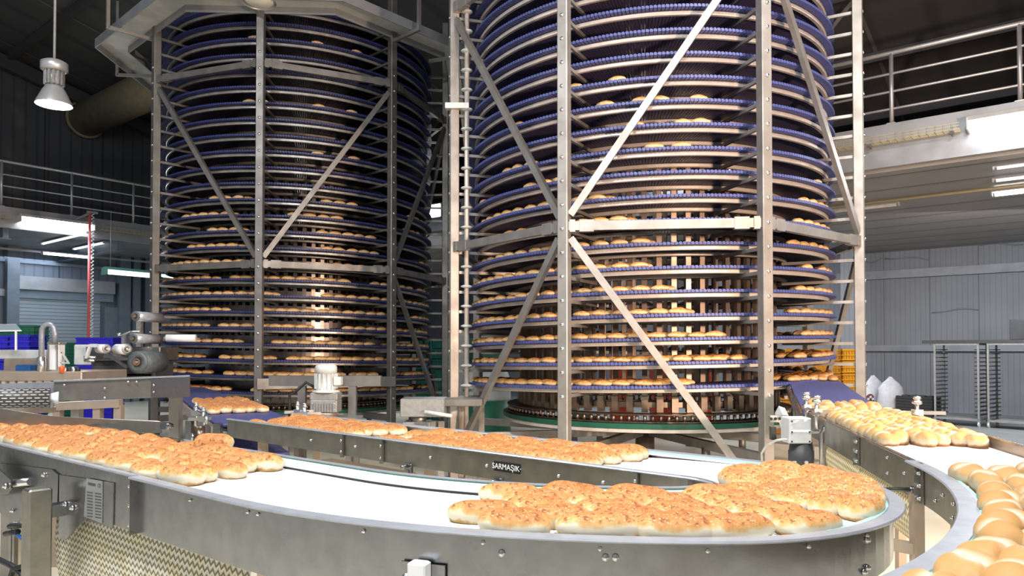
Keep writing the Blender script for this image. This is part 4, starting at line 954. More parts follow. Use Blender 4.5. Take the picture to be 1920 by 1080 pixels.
# rolls riding the tower tiers
def tower_buns(T, tname, meshes, name, cat, key, spec, cap, postnames):
    group = f'bread on the {tname} tower tiers'; step = 5.15
    rest = MB(); rest.att = {'crust': [], 'crack': []}; src = LOW[0]
    sv = [v.co.copy() for v in src.vertices]; sf = [tuple(p.vertices) for p in src.polygons]; sa = [d.value for d in src.attributes['crust'].data]
    def lowput(p, h):
        n = len(rest.v); c, s = math.cos(h), math.sin(h); k = rnd.uniform(.94, 1.06)
        rest.v += [(p.x + (v.x*c - v.y*s)*k, p.y + (v.x*s + v.y*c)*k, p.z + v.z*k) for v in sv]; rest.f += [tuple(i+n for i in f) for f in sf]; rest.s += [True]*len(sf); rest.att['crust'] += sa; rest.att['crack'] += [0]*len(sa)
    cand = []
    for k, spans in spec.items():
        for (p0, p1, dens, rows) in spans:
            ph = p0 + rnd.uniform(0, 2)
            while ph < p1:
                if rnd.random() < dens:
                    for ri in range(rows):
                        r = 2.335 - .115*ri; a = ph + rnd.uniform(-.5, .5) + (ri % 2)*2
                        t = T.tan(a); cand.append((ri, k, a, r, math.atan2(t.y, t.x) + R_(rnd.uniform(-8, 8))))
                ph += step
    cnt = {}
    outer = sorted([c for c in cand if c[0] == 0], key=lambda c: (c[1], c[2]))
    for (ri, k, a, r, h) in outer:
        p = T.P(a, r, T.zb(a, k) + .001)
        if NB[key] < cap:
            pn = max([q for q in T.posts if q <= a], default=T.posts[0]); cnt[(k, pn)] = cnt.get((k, pn), 0) + 1
            lab = f'{name.replace("_", " ")} on {tname} tower, {ORD[k]} tier, {ORD[cnt[(k, pn)]-1]} right of {postnames.get(pn, "rear post")}'
            put(rnd.choice(meshes), name, p, h, lab, cat, group, rnd.uniform(.95, 1.04)); NB[key] += 1
        else: lowput(p, h)
    for (ri, k, a, r, h) in cand:
        if ri: lowput(T.P(a, r, T.zb(a, k) + .001), h)
    if rest.v: tag(rest.build(name.replace('_', '_') + '_rows', M['roll_brown']), f'browned bread in the rows behind, on the {tname} tower tiers', 'bread', None, 'stuff')
R_spec = {}
ends = {0: 13, 1: 26, 2: 22, 3: 14, 4: 9, 5: 2, 6: 2, 7: -6, 8: -9}
for k, e in ends.items():
    R_spec[k] = [(-80, e, .97, 4 if k < 2 else 2), (44 + (k % 3)*3, 82 if k < 6 else 70, .95, 4 if k < 2 else 2), (100, 250, .8, 1)]
R_spec[9] = [(-75, -20, .5, 2), (48, 70, .6, 2)]; R_spec[10] = [(2, 4, 1, 1), (9, 12, 1, 1), (-60, -30, .3, 1)]; R_spec[11] = [(-3, 0, 1, 1), (8, 10, 1, 1), (14, 17, 1, 1)]
R_spec[12] = [(-10, -6, 1, 1), (-2, 1, 1, 1), (4, 7, 1, 1), (12, 15, 1, 1), (-40, -36, 1, 1)]; R_spec[13] = [(-20, -16, 1, 1), (-8, -5, 1, 1)]
tower_buns(TR, 'right', LOAF, 'long_roll', 'roll', 'roll', R_spec, 300, {-63: 'its left post', -18: 'its front left post', 27: 'its front right post', 72: 'its right post', -108: 'its rear left post'})
L_spec = {}
lr = random.Random(11)
for k in range(0, 13):
    sp = []; a = -86
    while a < 86:
        n = lr.uniform(35, 75) if k < 9 else lr.uniform(12, 26); g = lr.uniform(8, 20) if k < 8 else lr.uniform(20, 45)
        sp.append((a, min(a+n, 86), .97, 3 if k < 4 else 2)); a += n+g
    L_spec[k] = sp
for k in (15, 18, 20, 22): L_spec[k] = [(lr.uniform(-40, 0), 0, .1, 1), (4, 8, 1, 1), (lr.uniform(15, 20), 21, 1, 1)]
tower_buns(TL, 'left', LOAFL, 'long_bun', 'bun', 'bun', L_spec, 300, {-58.5: 'its left post', -13.5: 'its front post', 31.5: 'its right post', 76.5: 'its rear right post', -103.5: 'its rear left post'})
print('BREAD', NB)
# ------------------------------------------------------------------ gear motors and stands
def gearmotor(label, base, s, rz=0):      # vertical motor on a cast gearbox; base is the bottom centre, s the overall height
    t = thing('gear_motor', label, 'motor', base); B = base
    w = s*.50
    mb = MB(); mb.lathe(B, [(w*.40, 0), (w*.40, s*.05), (w*.46, s*.07), (w*.46, s*.10)], 24); mb.build('output_flange', M['steel_warmlit'], t)
    mb = MB(); mb.cbox(B + UP*s*.22, (w*1.0, w*.8, s*.24), .012)
    for k in range(-4, 5): mb.box(B + Vector((k*w*.1, -w*.42, s*.20)), (.012, .03, s*.16))
    mb.cbox(B + UP*s*.40, (w*1.02, w*.75, s*.14), .010); mb.build('gearbox', M['cast'], t)
    mb = MB(); mb.lathe(B + UP*s*.47, [(w*.5, 0), (w*.5, s*.03), (w*.36, s*.045), (w*.36, s*.36), (w*.40, s*.365), (w*.40, s*.47), (w*.34, s*.52), (.0001, s*.53)], 24)
    for k in range(16): a = k*PI/8; mb.box(B + Vector((math.cos(a)*w*.38, math.sin(a)*w*.38, s*.68)), (.03, .008, s*.28), (Vector((math.cos(a), math.sin(a), 0)), Vector((-math.sin(a), math.cos(a), 0)), UP))
    mb.build('motor', M['lightgrey'], t)
    mb = MB(); mb.cbox(B + Vector((w*.46, -.02, s*.68)), (w*.28, w*.4, s*.16), .008); mb.build('terminal_box', M['lightgrey'], t)
    mb = MB()
    for sx in (-1, 1):
        for sz in (.16, .27): mb.dome(B + Vector((sx*w*.4, -w*.41, s*sz)), .012, Vector((0,-1,0)))
    mb.build('bolts', M['bolt'], t); return t
gb = at_y(611, 783, 8.0); gt = at_y(611, 682, 8.0)
gearmotor('grey gear motor standing on a steel stand before the left tower', gb, gt.z-gb.z)
stp = Vector((gb.x, gb.y+.1, 0)); st_ = thing('motor_stand', 'steel stand and frame under the grey gear motor', 'stand', stp)
x0, x1 = at_y(532, 800, 8.0).x, at_y(668, 800, 8.0).x; zt = gb.z-.004
mb = MB(); mb.cbox(Vector(((x0+x1)/2, 8.1, zt-.11)), (x1-x0, .55, .22), .01); mb.build('top_box', M['cast'], st_)
for x in (x0+.06, x1-.06):
    for y in (7.9, 8.3): mb = MB(); mb.box(Vector((x, y, (zt-.22)/2)), (.06, .06, zt-.22)); mb.build('leg', M['frame_left'], st_)
xz = at_y(557, 720, 8.25)
for x in (at_y(561, 720, 8.3).x, at_y(657, 720, 8.3).x): mb = MB(); mb.box(Vector((x, 8.42, (xz.z)/2)), (.09, .07, xz.z)); mb.build('upright', M['frame_left'], st_)
mb = MB(); mb.box(Vector(((x0+x1)/2-.05, 8.42, xz.z+.03)), (x1-x0+.5, .08, .12)); mb.build('top_beam', M['frame_left'], st_)
mb = MB(); e = Vector((gb.x-.12, 8.0, gb.z+.33)); f = at_y(543, 740, 8.0); mb.tube([e, e+Vector((-.1,0,.06)), f+Vector((.05,0,.02)), f, f-UP*.1, at_y(543, 790, 8.0)], .016, 8); tag(mb.build('motor_cable', M['black']), 'black cable arching from the grey gear motor down to its stand', 'cable')
# drive unit between the towers
dp = at_y(800, 790, 8.4); dr = thing('drive_unit', 'steel drive box with finned motor slung below, between the two towers', 'drive unit', Vector((dp.x, dp.y, 0)))
def pbox(name, x0, y0, x1, y1, Y, depth, m, parent, ch=.008):
    p, q = at_y(x0, y1, Y), at_y(x1, y0, Y); mb = MB(); mb.cbox(Vector(((p.x+q.x)/2, Y+depth/2, (p.z+q.z)/2)), (abs(q.x-p.x), depth, abs(q.z-p.z)), ch); return mb.build(name, M[m], parent)
pbox('gear_housing', 750, 748, 833, 782, 8.3, .4, 'cast', dr); pbox('housing_arm', 815, 748, 905, 762, 8.45, .3, 'frame_left', dr)
mt = pbox('finned_motor', 754, 792, 806, 822, 8.3, .32, 'cast', dr)
mb = MB()
for k in range(9): p = at_y(778+k*3.1, 806, 8.29); mb.box(p, (.008, .03, .17))
mb.build('cooling_fins', M['frame_left'], mt)
mb = MB(); p = at_y(785, 786, 8.45); mb.cyl(p-UP*.05, p+UP*.05, .09, 16); mb.build('shaft_collar', M['steel_dark'], dr)
for x in (812, 828): p = at_y(x, 790, 8.5); mb = MB(); mb.box(Vector((p.x, p.y, (p.z)/2)), (.07, .07, p.z)); mb.build('leg', M['frame'], dr)
mb = MB(); mb.cyl(at_y(796, 772, 8.25), at_y(848, 780, 8.25), .022, 10); mb.build('hydraulic_rod', M['lightgrey'], dr)
# second stand right of it
sp2 = at_y(900, 760, 9.2); s2 = thing('support_table', 'small steel table frame behind the brace at the right tower foot', 'stand', Vector((sp2.x, sp2.y, 0)))
p, q = at_y(858, 752, 9.0), at_y(908, 742, 9.0)
mb = MB(); mb.box(Vector(((p.x+q.x)/2, 9.2, p.z)), (q.x-p.x, .4, .09)); mb.build('top', M['frame_left'], s2)
for x in (p.x+.04, q.x-.04): mb = MB(); mb.box(Vector((x, 9.2, (p.z-.05)/2)), (.07, .07, p.z-.05)); mb.build('leg', M['steel_warmlit'], s2)
# white gear motor of the right conveyor
mq = at_y(1503, 826, 4.75); gm = thing('gear_motor', 'white gear motor with black lower half beside the right conveyor', 'motor', Vector((mq.x, mq.y, mq.z)))
def mbox(name, x0, y0, x1, y1, Y, d, m, par=gm, ch=.006): return pbox(name, x0, y0, x1, y1, Y, d, m, par, ch)
mbox('gearbox', 1480, 784, 1522, 832, 4.68, .15, 'lightgrey'); mbox('gear_cover', 1482, 806, 1521, 812, 4.675, .02, 'white')
mb = MB(); mb.lathe(at_y(1502, 862, 4.76), [(.075, -.06), (.08, 0), (.08, .06), (.075, .065), (.07, .12)], 20); mb.build('motor', M['darkgrey'], gm)
mb = MB(); mb.lathe(at_y(1502, 843, 4.76), [(.07, 0), (.07, .035)], 20); mb.build('flange', M['lightgrey'], gm)
mb = MB()
for x, y in ((1485, 810), (1518, 810), (1485, 828), (1518, 828), (1485, 790)): mb.dome(at_y(x, y, 4.672), .006, Vector((0,-1,0)))
mb.build('bolts', M['black'], gm)
for x in (1490, 1512): mb = MB(); mb.box(at_y(x, 868, 4.67), (.02, .01, .022)); mb.build('terminal', M['lightgrey'], gm)
mb = MB(); e = at_y(1480, 824, 4.72); mb.tube([e, e+Vector((-.05,0,.0)), at_y(1455, 826, 4.78), at_y(1436, 836, 4.95), at_y(1428, 850, 5.1), at_y(1430, 880, 5.2)], .008, 8); tag(mb.build('motor_cable', M['lightgrey']), 'grey cable looping from the white gear motor to the tower post', 'cable')
br2 = thing('perforated_bracket', 'perforated zinc bracket between tower post and the white gear motor', 'bracket', at_y(1460, 788, 5.0))
mb = MB(); mb.box(at_y(1459, 785, 5.0), (.125, .05, .045)); mb.build('arm', M['cast'], br2)
mb = MB(); [mb.cyl(at_y(1446+k*8, 785, 4.974), at_y(1446+k*8, 785, 4.97), .010, 10) for k in range(4)]; mb.build('holes', M['black'], br2)
mb = MB(); mb.box(at_y(1449, 812, 5.0), (.035, .04, .09)); mb.build('clamp', M['steel'], br2)
mb = MB(); mb.tube([at_y(1522, 810, 4.6), at_y(1536, 810, 4.6), at_y(1545, 802, 4.55), at_y(1549, 800, 4.55)], .010, 8); mb.tube([at_y(1541, 880, 4.55), at_y(1541, 812, 4.55), at_y(1546, 802, 4.52), at_y(1553, 806, 4.5), at_y(1553, 826, 4.5)], .014, 8); mb.build('tube_frame', M['steel'], br2)
hv = thing('support_post', 'steel support post under the start of the right conveyor', 'post', Vector((at_y(1545, 850, 4.75).x, 4.72, 0)))
p = at_y(1545, 806, 4.72); mb = MB(); mb.box(Vector((p.x, p.y, p.z/2)), (.045, .05, p.z)); mb.build('tube', M['steel_dark'], hv)
mb = MB(); mb.bar(at_y(1462, 770, 5.6), at_y(1500, 850, 5.0), .05, .07, Vector((0,-1,0))); mb.build('strut', M['lightgrey'], hv)
mb = MB(); mb.lathe(Vector((p.x, p.y, 0)), [(.06, 0), (.06, .015)], 14); mb.build('foot', M['steel'], hv)

# ------------------------------------------------------------------ packing machinery on the left
oc = thing('overhead_conveyor', 'short steel conveyor with perforated white belt roll at left, above the front conveyor', 'conveyor', Vector((-2.9, 4.95, 0)))
yb = 4.9
p00, p01, p10, p11 = at_y(101, 716, yb-.25), at_y(101, 752, yb-.25), at_y(356, 706, yb), at_y(356, 744, yb)
def slab(name, quad, d, m, par):
    mb = MB(); mb.loft([quad, [q + Vector((0, d, 0)) for q in quad]], cap=True); return mb.build(name, M[m], par)
side = slab('side_panel', [p00, p01, p11, p10], .006, 'steel_dark', oc)
slab('far_side_panel', [q + Vector((-.14, .30, 0)) for q in (p00, p01, p11, p10)], .006, 'steel_dark', oc)
mb = MB(); mb.loft([[p00+UP*-.01+Vector((0,.006,0)), p10+UP*-.01+Vector((0,.006,0)), p10+UP*-.01+Vector((-.14,.30,0)), p00+UP*-.01+Vector((-.14,.30,0))], [p00+UP*-.03+Vector((0,.006,0)), p10+UP*-.03+Vector((0,.006,0)), p10+UP*-.03+Vector((-.14,.30,0)), p00+UP*-.03+Vector((-.14,.30,0))]], cap=True); mb.build('bed', M['lightgrey'], oc)
slab('joint_plate', [at_y(283, 711, yb-.08), at_y(283, 745, yb-.08), at_y(356, 744, yb-.02), at_y(356, 706, yb-.02)], .004, 'steel', oc)
mb = MB(); mb.bar(p00+UP*.004, p10+UP*.004, .03, .01); mb.build('top_edge', M['rim'], oc)
for x, y in ((120, 722), (196, 728), (240, 716), (256, 716), (196, 746), (288, 722), (288, 735)): mb = MB(); mb.dome(at_y(x, y, yb-.27 + (x-101)/255*.25), .008, Vector((0,-1,0))); mb.build('bolt', M['bolt'], side)
c0, c1 = at_y(94, 746, 4.55), at_y(-60, 748, 4.35); d = (c1-c0).normalized(); lft = Vector((0, 0, 1)); nrm = d.cross(UP)
mb = MB(); n = 24; path = []
rings = []; R0 = .062
for t_ in (0, 1):
    c = c0.lerp(c1, t_); rings.append([c + UP*math.sin(2*PI*i/n)*R0 + nrm*math.cos(2*PI*i/n)*R0 for i in range(n)])
f0 = len(mb.f); mb.loft(rings, cap=True, sm=True); Lr = (c1-c0).length
for i in range(n): mb.uv[f0+i] = [(0, i*2*PI*R0/n), (0, (i+1)*2*PI*R0/n), (Lr, (i+1)*2*PI*R0/n), (Lr, i*2*PI*R0/n)]
# uv order follows (ring0 j, ring0 j+1, ring1 j+1, ring1 j)
mb.build('belt_roll', M['belt_roll'], oc)
slab('roll_side_plate', [at_y(-60, 722, 4.7), at_y(-60, 775, 4.7), at_y(101, 772, 4.7), at_y(101, 716, 4.7)], .006, 'rim', oc)
mb = MB(); mb.cyl(c0 - d*.0, c0 - d*.045, .03, 6, .045); mb.build('end_nut', M['white_plastic'], oc)
slab('under_beam', [at_y(-60, 768, 4.6), at_y(-60, 778, 4.6), at_y(96, 774, 4.6), at_y(96, 764, 4.6)], .05, 'steel_warmlit', oc)
for x in (20, 330): q = at_y(x, 745, 5.15); mb = MB(); mb.box(Vector((q.x, q.y, q.z/2)), (.07, .07, q.z)); mb.build('leg', M['frame'], oc)
fr2 = thing('steel_frame', 'pale steel table frame below the short conveyor at left', 'frame', Vector((at_y(165, 770, 5.6).x, 5.6, 0)))
mb = MB(); mb.bar(at_y(101, 762, 5.5), at_y(227, 756, 5.5), .06, .06); mb.build('top_rail', M['steel_warmlit'], fr2)
for x in (108, 183, 222): q = at_y(x, 760, 5.5); mb = MB(); mb.box(Vector((q.x, q.y+.01, q.z/2)), (.055, .055, q.z)); mb.build('leg', M['steel_warmlit'], fr2)
gp = thing('guard_plate', 'dark steel guard plate standing along the far edge of the left run', 'guard', at_y(200, 790, 4.25))
ps = [at_y(-40, 760, 4.0), at_y(-40, 800, 4.0), at_y(302, 812, 4.12), at_y(302, 791, 4.12), at_y(296, 789, 4.12), at_y(101, 781, 4.05)]
# floor-standing feet behind
slab('plate', ps, .008, 'steel_dark', gp)
mb = MB(); mb.cyl(at_y(306, 798, 4.10), at_y(320, 800, 4.16), .022, 12); mb.build('end_roller', M['steel'], gp)
for x in (30, 280): q = at_y(x, 795, 4.2); mb = MB(); mb.box(Vector((q.x, q.y, q.z/2)), (.04, .04, q.z)); mb.build('leg', M['steel_dark'], gp)
# infeed machine table
ym = 7.6
mt = thing('packing_machine', 'steel packing machine bed at far left with clear guard and beam', 'machine', Vector((at_y(60, 700, ym).x, ym+.4, 0)))
pbox('bed', -60, 697, 153, 714, ym, .9, 'steel_warmlit', mt); pbox('bed_front', -60, 713, 150, 742, ym+.05, .8, 'steel_dark', mt)
mb = MB()
for k in range(9): q = at_y(8+k*16.5, 724, ym+.04); mb.box(q, (.04 + (k % 3)*.015, .03, .15))
mb.build('front_bars', M['rail'], mt)
pbox('rear_beam', -60, 656, 86, 673, ym+.5, .25, 'lightgrey', mt); pbox('beam_foot', 6, 673, 70, 698, ym+.5, .2, 'steel_warmlit', mt)
pbox('control_box', 28, 684, 55, 698, ym+.3, .15, 'cable_blue', mt)
for x in (-30, 145): q = at_y(x, 740, ym+.4); mb = MB(); mb.box(Vector((q.x, q.y, q.z/2)), (.09, .09, q.z)); mb.build('leg', M['frame'], mt)
cb = pbox('actuator_column', 88, 645, 110, 697, ym+.25, .12, 'white', mt); pbox('column_cap', 87, 641, 111, 646, ym+.24, .14, 'cast', cb); pbox('column_base', 87, 693, 111, 699, ym+.24, .14, 'cast', cb)
for x in (91, 107): mb = MB(); q, q2 = at_y(x, 647, ym+.245), at_y(x, 692, ym+.245); mb.bar(q, q2, .018, .01, Vector((0,-1,0))); mb.build('column_edge', M['plate'], cb)
Yp = ym+.15; ptz = [at_y(78, 700, Yp), at_y(78, 632, Yp), at_y(79, 617, Yp), at_y(83, 610, Yp), at_y(90, 608, Yp), at_y(97, 609, Yp), at_y(101, 615, Yp), at_y(103, 626, Yp), at_y(103, 642, Yp)]
mb = MB(); mb.tube(ptz, .028, 12); mb.build('bent_tube', M['rim'], mt)
mb = MB(); q = at_y(78, 690, Yp); mb.cyl(q-UP*.06, q+UP*.12, .042, 14); mb.build('tube_socket', M['bolt'], mt)
gd = [at_y(-30, 609, ym+.4), at_y(30, 608, ym+.4), at_y(40, 620, ym+.1), at_y(-30, 621, ym+.1)]
mb = MB(); mb.loft([gd, [p+UP*.006 for p in gd]], cap=True); g_ = mb.build('clear_guard', M['perspex'], mt)
mb = MB(); mb.bar(gd[3], gd[2], .012, .012); mb.bar(at_y(30, 621, ym+.1), at_y(30, 657, ym+.1), .016, .016, Vector((0,-1,0))); mb.build('guard_frame', M['white'], g_)
mb = MB(); mb.lathe(at_y(116, 692, ym), [(.02, -.04), (.024, -.01), (.03, 0), (.03, .025), (.0001, .03)], 14); mb.build('knob', M['orange'], mt)
mb = MB(); mb.bar(at_y(116, 660, ym+.3), at_y(128, 680, ym+.3), .02, .015); mb.bar(at_y(116, 660, ym+.3), at_y(114, 690, ym+.3), .02, .015); mb.bar(at_y(114, 680, ym+.3), at_y(130, 681, ym+.3), .02, .015); mb.build('lever_frame', M['lightgrey'], mt)
for k in range(4): mb = MB(); q = at_y(122+k*8, 693, ym+.2); mb.cyl(q-UP*.04, q+UP*.03, .025, 10); mb.build('fitting', M['black' if k % 2 else 'bolt'], mt)
# film wrapping machine
yw = 8.6
fw = thing('film_wrapping_machine', 'grey film wrapping machine left of the left tower, threaded with film rolls', 'machine', Vector((at_y(220, 690, yw).x, yw+.4, 0)))
q0 = at_y(140, 646, yw+.3)
pbox('tilted_body', 138, 646, 170, 684, yw+.3, .3, 'lightgrey', fw); pbox('body', 160, 650, 300, 676, yw+.25, .5, 'steel', fw); pbox('lower_body', 172, 676, 290, 706, yw+.3, .5, 'darkgrey', fw); pbox('base', 184, 700, 285, 745, yw+.3, .5, 'darkgrey', fw)
mb = MB(); mb.bar(at_y(170, 646, yw), at_y(162, 672, yw), .03, .04, Vector((0,-1,0))); mb.bar(at_y(170, 648, yw), at_y(182, 648, yw), .03, .04); mb.build('arm', M['lightgrey'], fw)
for (x0, x1, y) in ((158, 180, 670), (158, 178, 676)): mb = MB(); mb.cyl(at_y(x0, y, yw), at_y(x1, y, yw+.02), .018, 10); mb.build('guide_roller', M['bolt'], fw)
mb = MB(); mb.bar(at_y(196, 668, yw), at_y(246, 674, yw), .03, .05, Vector((0,-1,0))); mb.bar(at_y(196, 660, yw+.1), at_y(240, 690, yw+.1), .03, .04, Vector((0,-1,0))); mb.build('threading_arm', M['steel'], fw)
mb = MB(); q = at_y(226, 625, yw+.3); mb.tube([q, at_y(221, 627, yw+.3), at_y(222, 630, yw+.3), at_y(232, 628, yw+.3), at_y(245, 622, yw+.3), at_y(262, 621, yw+.3)], .012, 8); mb.box(at_y(256, 624, yw+.35), (.14, .06, .05)); mb.bar(at_y(232, 628, yw+.35), at_y(232, 650, yw+.35), .04, .04, Vector((0,-1,0))); mb.build('tension_loop', M['bolt'], fw)
mb = MB(); mb.bar(at_y(262, 700, yw+.6), at_y(262, 585, yw+.6), .06, .06, Vector((0,-1,0))); mb.build('mast', M['cast'], fw)
def film(label, x, y, r_px, L, Y, dirv=None, white=False):
    c = at_y(x, y, Y); r = r_px*Y/F; d = (dirv or Vector((.12, 1, 0))).normalized(); t = thing('film_roll', label, 'roll', c, 'film rolls on the wrapping machine')
    mb = MB(); mb.cyl(c, c+d*L, r, 28); mb.build('film', M['film_end'] if r_px > 18 else M['white' if white else 'film'], t)
    mb = MB(); mb.lathe(c, [(r*.97, 0), (r*.97, .006), (r*.36, .008), (r*.36, -.02)], 28, d*-1); mb.build('end_face', M['film_end' if not white else 'cast'], t)
    mb = MB(); mb.lathe(c - d*.012, [(r*.34, .0), (r*.34, .02), (r*.2, .02), (r*.2, -.015)], 20, d*-1); mb.build('core', M['cardboard' if not white else 'bolt'], t)
    mb = MB(); mb.cyl(c - d*.03, c+d*(L+.05), r*.13, 10); mb.build('spindle', M['bolt'], t)
film('upper silvery film roll held out highest left of the left tower', 254, 593, 9.5, .5, yw+.2)
film('middle film roll with brown core above the wrapping machine', 250, 635, 9.5, .5, yw+.1)
film('largest dark film roll with brown core, lowest on the wrapping machine', 258, 679, 21, .42, yw-.1)
film('left small white roller of the pair on the wrapping machine', 200, 654, 8.5, .2, yw-.02, Vector((-.8, .6, 0)), True)
film('right white roller of the pair, just above the largest roll', 238, 655, 10, .25, yw-.02, Vector((-.8, .6, 0)), True)
film('long pale film roll poking out behind the left tower post, middle height', 312, 634, 7, .35, yw+.5, Vector((1, .2, 0)), True)
# coiled hoses hanging from the mezzanine edge
hp = at_a(171, 400, AE+.4); hz = at_a(172, 655, AE+.4).z
hs = thing('coiled_air_hose', 'red and white coiled hoses hanging from a bracket on left mezzanine edge', 'hose', Vector((hp.x, hp.y, hz)))
for nm, m, ox, rr_ in (('red_hose', 'hose_red', -.035, .022), ('white_hose', 'hose_white', .045, .03)):
    mb = MB(); n = 260; H = hp.z - hz
    if nm == 'red_hose': mb.cyl(Vector((hp.x+ox, hp.y, hz)), Vector((hp.x+ox, hp.y, hp.z)), .032, 10)
    else: mb.tube([Vector((hp.x+ox+rr_*math.cos(i*.9), hp.y+rr_*math.sin(i*.9), hz + H*i/n)) for i in range(n+1)], .009, 5)
    mb.build(nm, M[m], hs)
mb = MB(); e = at_a(144, 411, AE+.0); mb.bar(e, hp + UP*.02, .05, .04); mb.bar(hp+UP*.03-B2*.1, hp+UP*.03+B2*.15, .04, .05); mb.build('bracket', M['fascia'], hs)

# ------------------------------------------------------------------ crates
def crate_proto(w, d, h, m):
    mb = MB(); t = .018
    mb.box(Vector((0, 0, .01)), (w, d, .02))
    for s in (-1, 1): mb.box(Vector((0, s*(d/2-t/2), h/2)), (w, t, h)); mb.box(Vector((s*(w/2-t/2), 0, h/2)), (t, d, h))
    for z in (h-.02, h*.5, .03):
        for s in (-1, 1): mb.box(Vector((0, s*(d/2+.006), z)), (w+.02, .014, .025)); mb.box(Vector((s*(w/2+.006), 0, z)), (.014, d+.02, .025))
    for k in range(-3, 4):
        for s in (-1, 1): mb.box(Vector((k*w/7.5, s*(d/2+.004), h/2)), (.012, .012, h*.9))
    return mb.mesh('plastic_crate', m)
def crate_stack(base, n, w, d, h, m, colour, where, rz, group):
    me = crate_proto(w, d, h, M[m])
    for k in range(n):
        o = bpy.data.objects.new('plastic_crate', me); COL.objects.link(o); o.location = base + UP*(k*(h+.002)); o.rotation_euler = (0, 0, rz)
        pos = 'topmost' if k == n-1 else ('lowest' if k == 0 else ORD[k] + ' from floor')
        tag(o, f'{colour} plastic crate {where}, {pos}', 'crate', group)
RB = math.atan2(A2.y, A2.x)
def fl(x, Y): q = at_y(x, 700, Y); return Vector((q.x, q.y, .0))
crate_stack(fl(1470, 13.4), 7, .60, .40, .235, 'crate_yellow', 'yellow', 'in the left stack behind the right tower', .05, 'yellow crates behind the right tower')
crate_stack(fl(1535, 13.6), 7, .60, .40, .235, 'crate_yellow', 'yellow', 'in the middle stack behind the right tower', .05, 'yellow crates behind the right tower')
crate_stack(fl(1583, 14.1), 7, .50, .40, .235, 'crate_yellow', 'yellow', 'in the right stack behind the right tower', .35, 'yellow crates behind the right tower')
for i, (x, n) in enumerate(((1165, 6), (1240, 6), (1310, 6))):
    crate_stack(fl(x, 15.2), n, .40, .40, .24, 'crate_red', 'orange-red', f'in the {("left","middle","right")[i]} stack glimpsed through the right drum', .1, 'red crates seen through the drum')
crate_stack(fl(792, 17.2), 8, .40, .42, .23, 'crate_teal', 'teal', 'in the left stack between the towers', .0, 'teal crates between the towers')
crate_stack(fl(826, 17.0), 8, .38, .42, .235, 'crate_teal', 'teal', 'in the right stack between the towers', .0, 'teal crates between the towers')
crate_stack(fl(905, 16.0), 8, .7, .42, .235, 'crate_green', 'dark green', 'in the stack behind the slim roller pole', .0, 'green crates behind the pole')
crate_stack(fl(188, 13.0), 9, .63, .42, .205, 'crate_blue', 'blue', 'in the stack behind the film wrapping machine', .06, 'blue crates behind the wrapping machine')
crate_stack(fl(146, 13.3), 8, .30, .42, .22, 'crate_green', 'dark green', 'in the narrow stack left of the blue crates', .05, 'green crates left of the blue ones')
crate_stack(fl(1, 11.2), 9, .50, .42, .205, 'crate_blue', 'blue', 'in the leftmost stack by the picture edge', .04, 'blue crates at far left')
crate_stack(fl(52, 11.2), 9, .30, .42, .206, 'crate_blue', 'blue', 'in the stack just left of the bent tube', .04, 'blue crates at far left')
crate_stack(fl(30, 12.6), 10, .85, .42, .205, 'crate_green', 'dark green', 'in the stack behind the leftmost blue crates', .04, 'green crates at far left')
mb = MB()      # pale barrel and stand seen between the towers
bq = fl(912, 13.6); dm = thing('white_drum', 'pale round container behind the brace at the right tower left', 'container', bq)
mb.lathe(bq, [(.45, .7), (.46, .75), (.46, 1.05), (.40, 1.25), (.2, 1.36), (.0001, 1.4)], 24); mb.build('lid', M['lightgrey'], dm)
mb = MB(); mb.lathe(bq, [(.44, 0), (.46, .1), (.46, .7)], 24); mb.build('body', M['crate_green'], dm)
pnl = at_y(862, 690, 14.5); mb = MB(); mb.cbox(Vector((pnl.x, 14.5, 1.0)), (.36, .3, 2.0), .02); cbn = thing('control_cabinet', 'grey upright cabinet glimpsed behind the slim roller pole', 'cabinet', Vector((pnl.x, 14.5, 0))); mb.build('body', M['lightgrey'], cbn)
mb = MB(); mb.box(Vector((pnl.x+.12, 14.34, 1.1)), (.03, .02, .14)); mb.build('handle', M['black'], cbn)

# ------------------------------------------------------------------ racks, sacks and trays along the right wall
WD = Vector((.65, -.76, 0)).normalized(); DD = Vector((.76, .65, 0)).normalized()
def rack(label, corner):
    t = thing('rack_trolley', label, 'rack', corner + WD*.4 + DD*.3); w, d, h = .84, .55, 1.78
    for u, v in ((0,0),(w,0),(0,d),(w,d)):
        p = corner + WD*u + DD*v; mb = MB(); mb.box(p + UP*(.13+(h-.13)/2), (.035, .035, h-.13), (WD, DD, UP)); mb.build('upright', M['rack'], t)
        mb = MB(); mb.box(p + UP*.115, (.05, .05, .03), (WD, DD, UP)); cs = mb.build('caster', M['rack'], t)
        mb = MB(); mb.cyl(p + UP*.055 - WD*.015, p + UP*.055 + WD*.015, .055, 16); mb.build('wheel', M['lightgrey'], cs)
    for z in (.15, h-.02):
        mb = MB()
        for (a, b) in (((0,0),(w,0)), ((0,d),(w,d)), ((0,0),(0,d)), ((w,0),(w,d))): mb.bar(corner + WD*a[0] + DD*a[1] + UP*z, corner + WD*b[0] + DD*b[1] + UP*z, .035, .04)
        mb.build('base_frame' if z < 1 else 'top_frame', M['rack'], t)
    mb = MB(); mb.box(corner + WD*w/2 + DD*d/2 + UP*.16, (w, d, .01), (WD, DD, UP)); mb.build('base_sheet', M['rack'], t)
    for k in range(17):
        z = .25 + k*.087
        for u, s in ((0.0, 1), (w, -1)):
            p, q = corner + WD*(u+s*.03) + DD*.0 + UP*z, corner + WD*(u+s*.03) + DD*d + UP*z; mb = MB(); mb.bar(p, q, .09, .02); mb.build('tray_runner', M['traydark'], t)
    return t
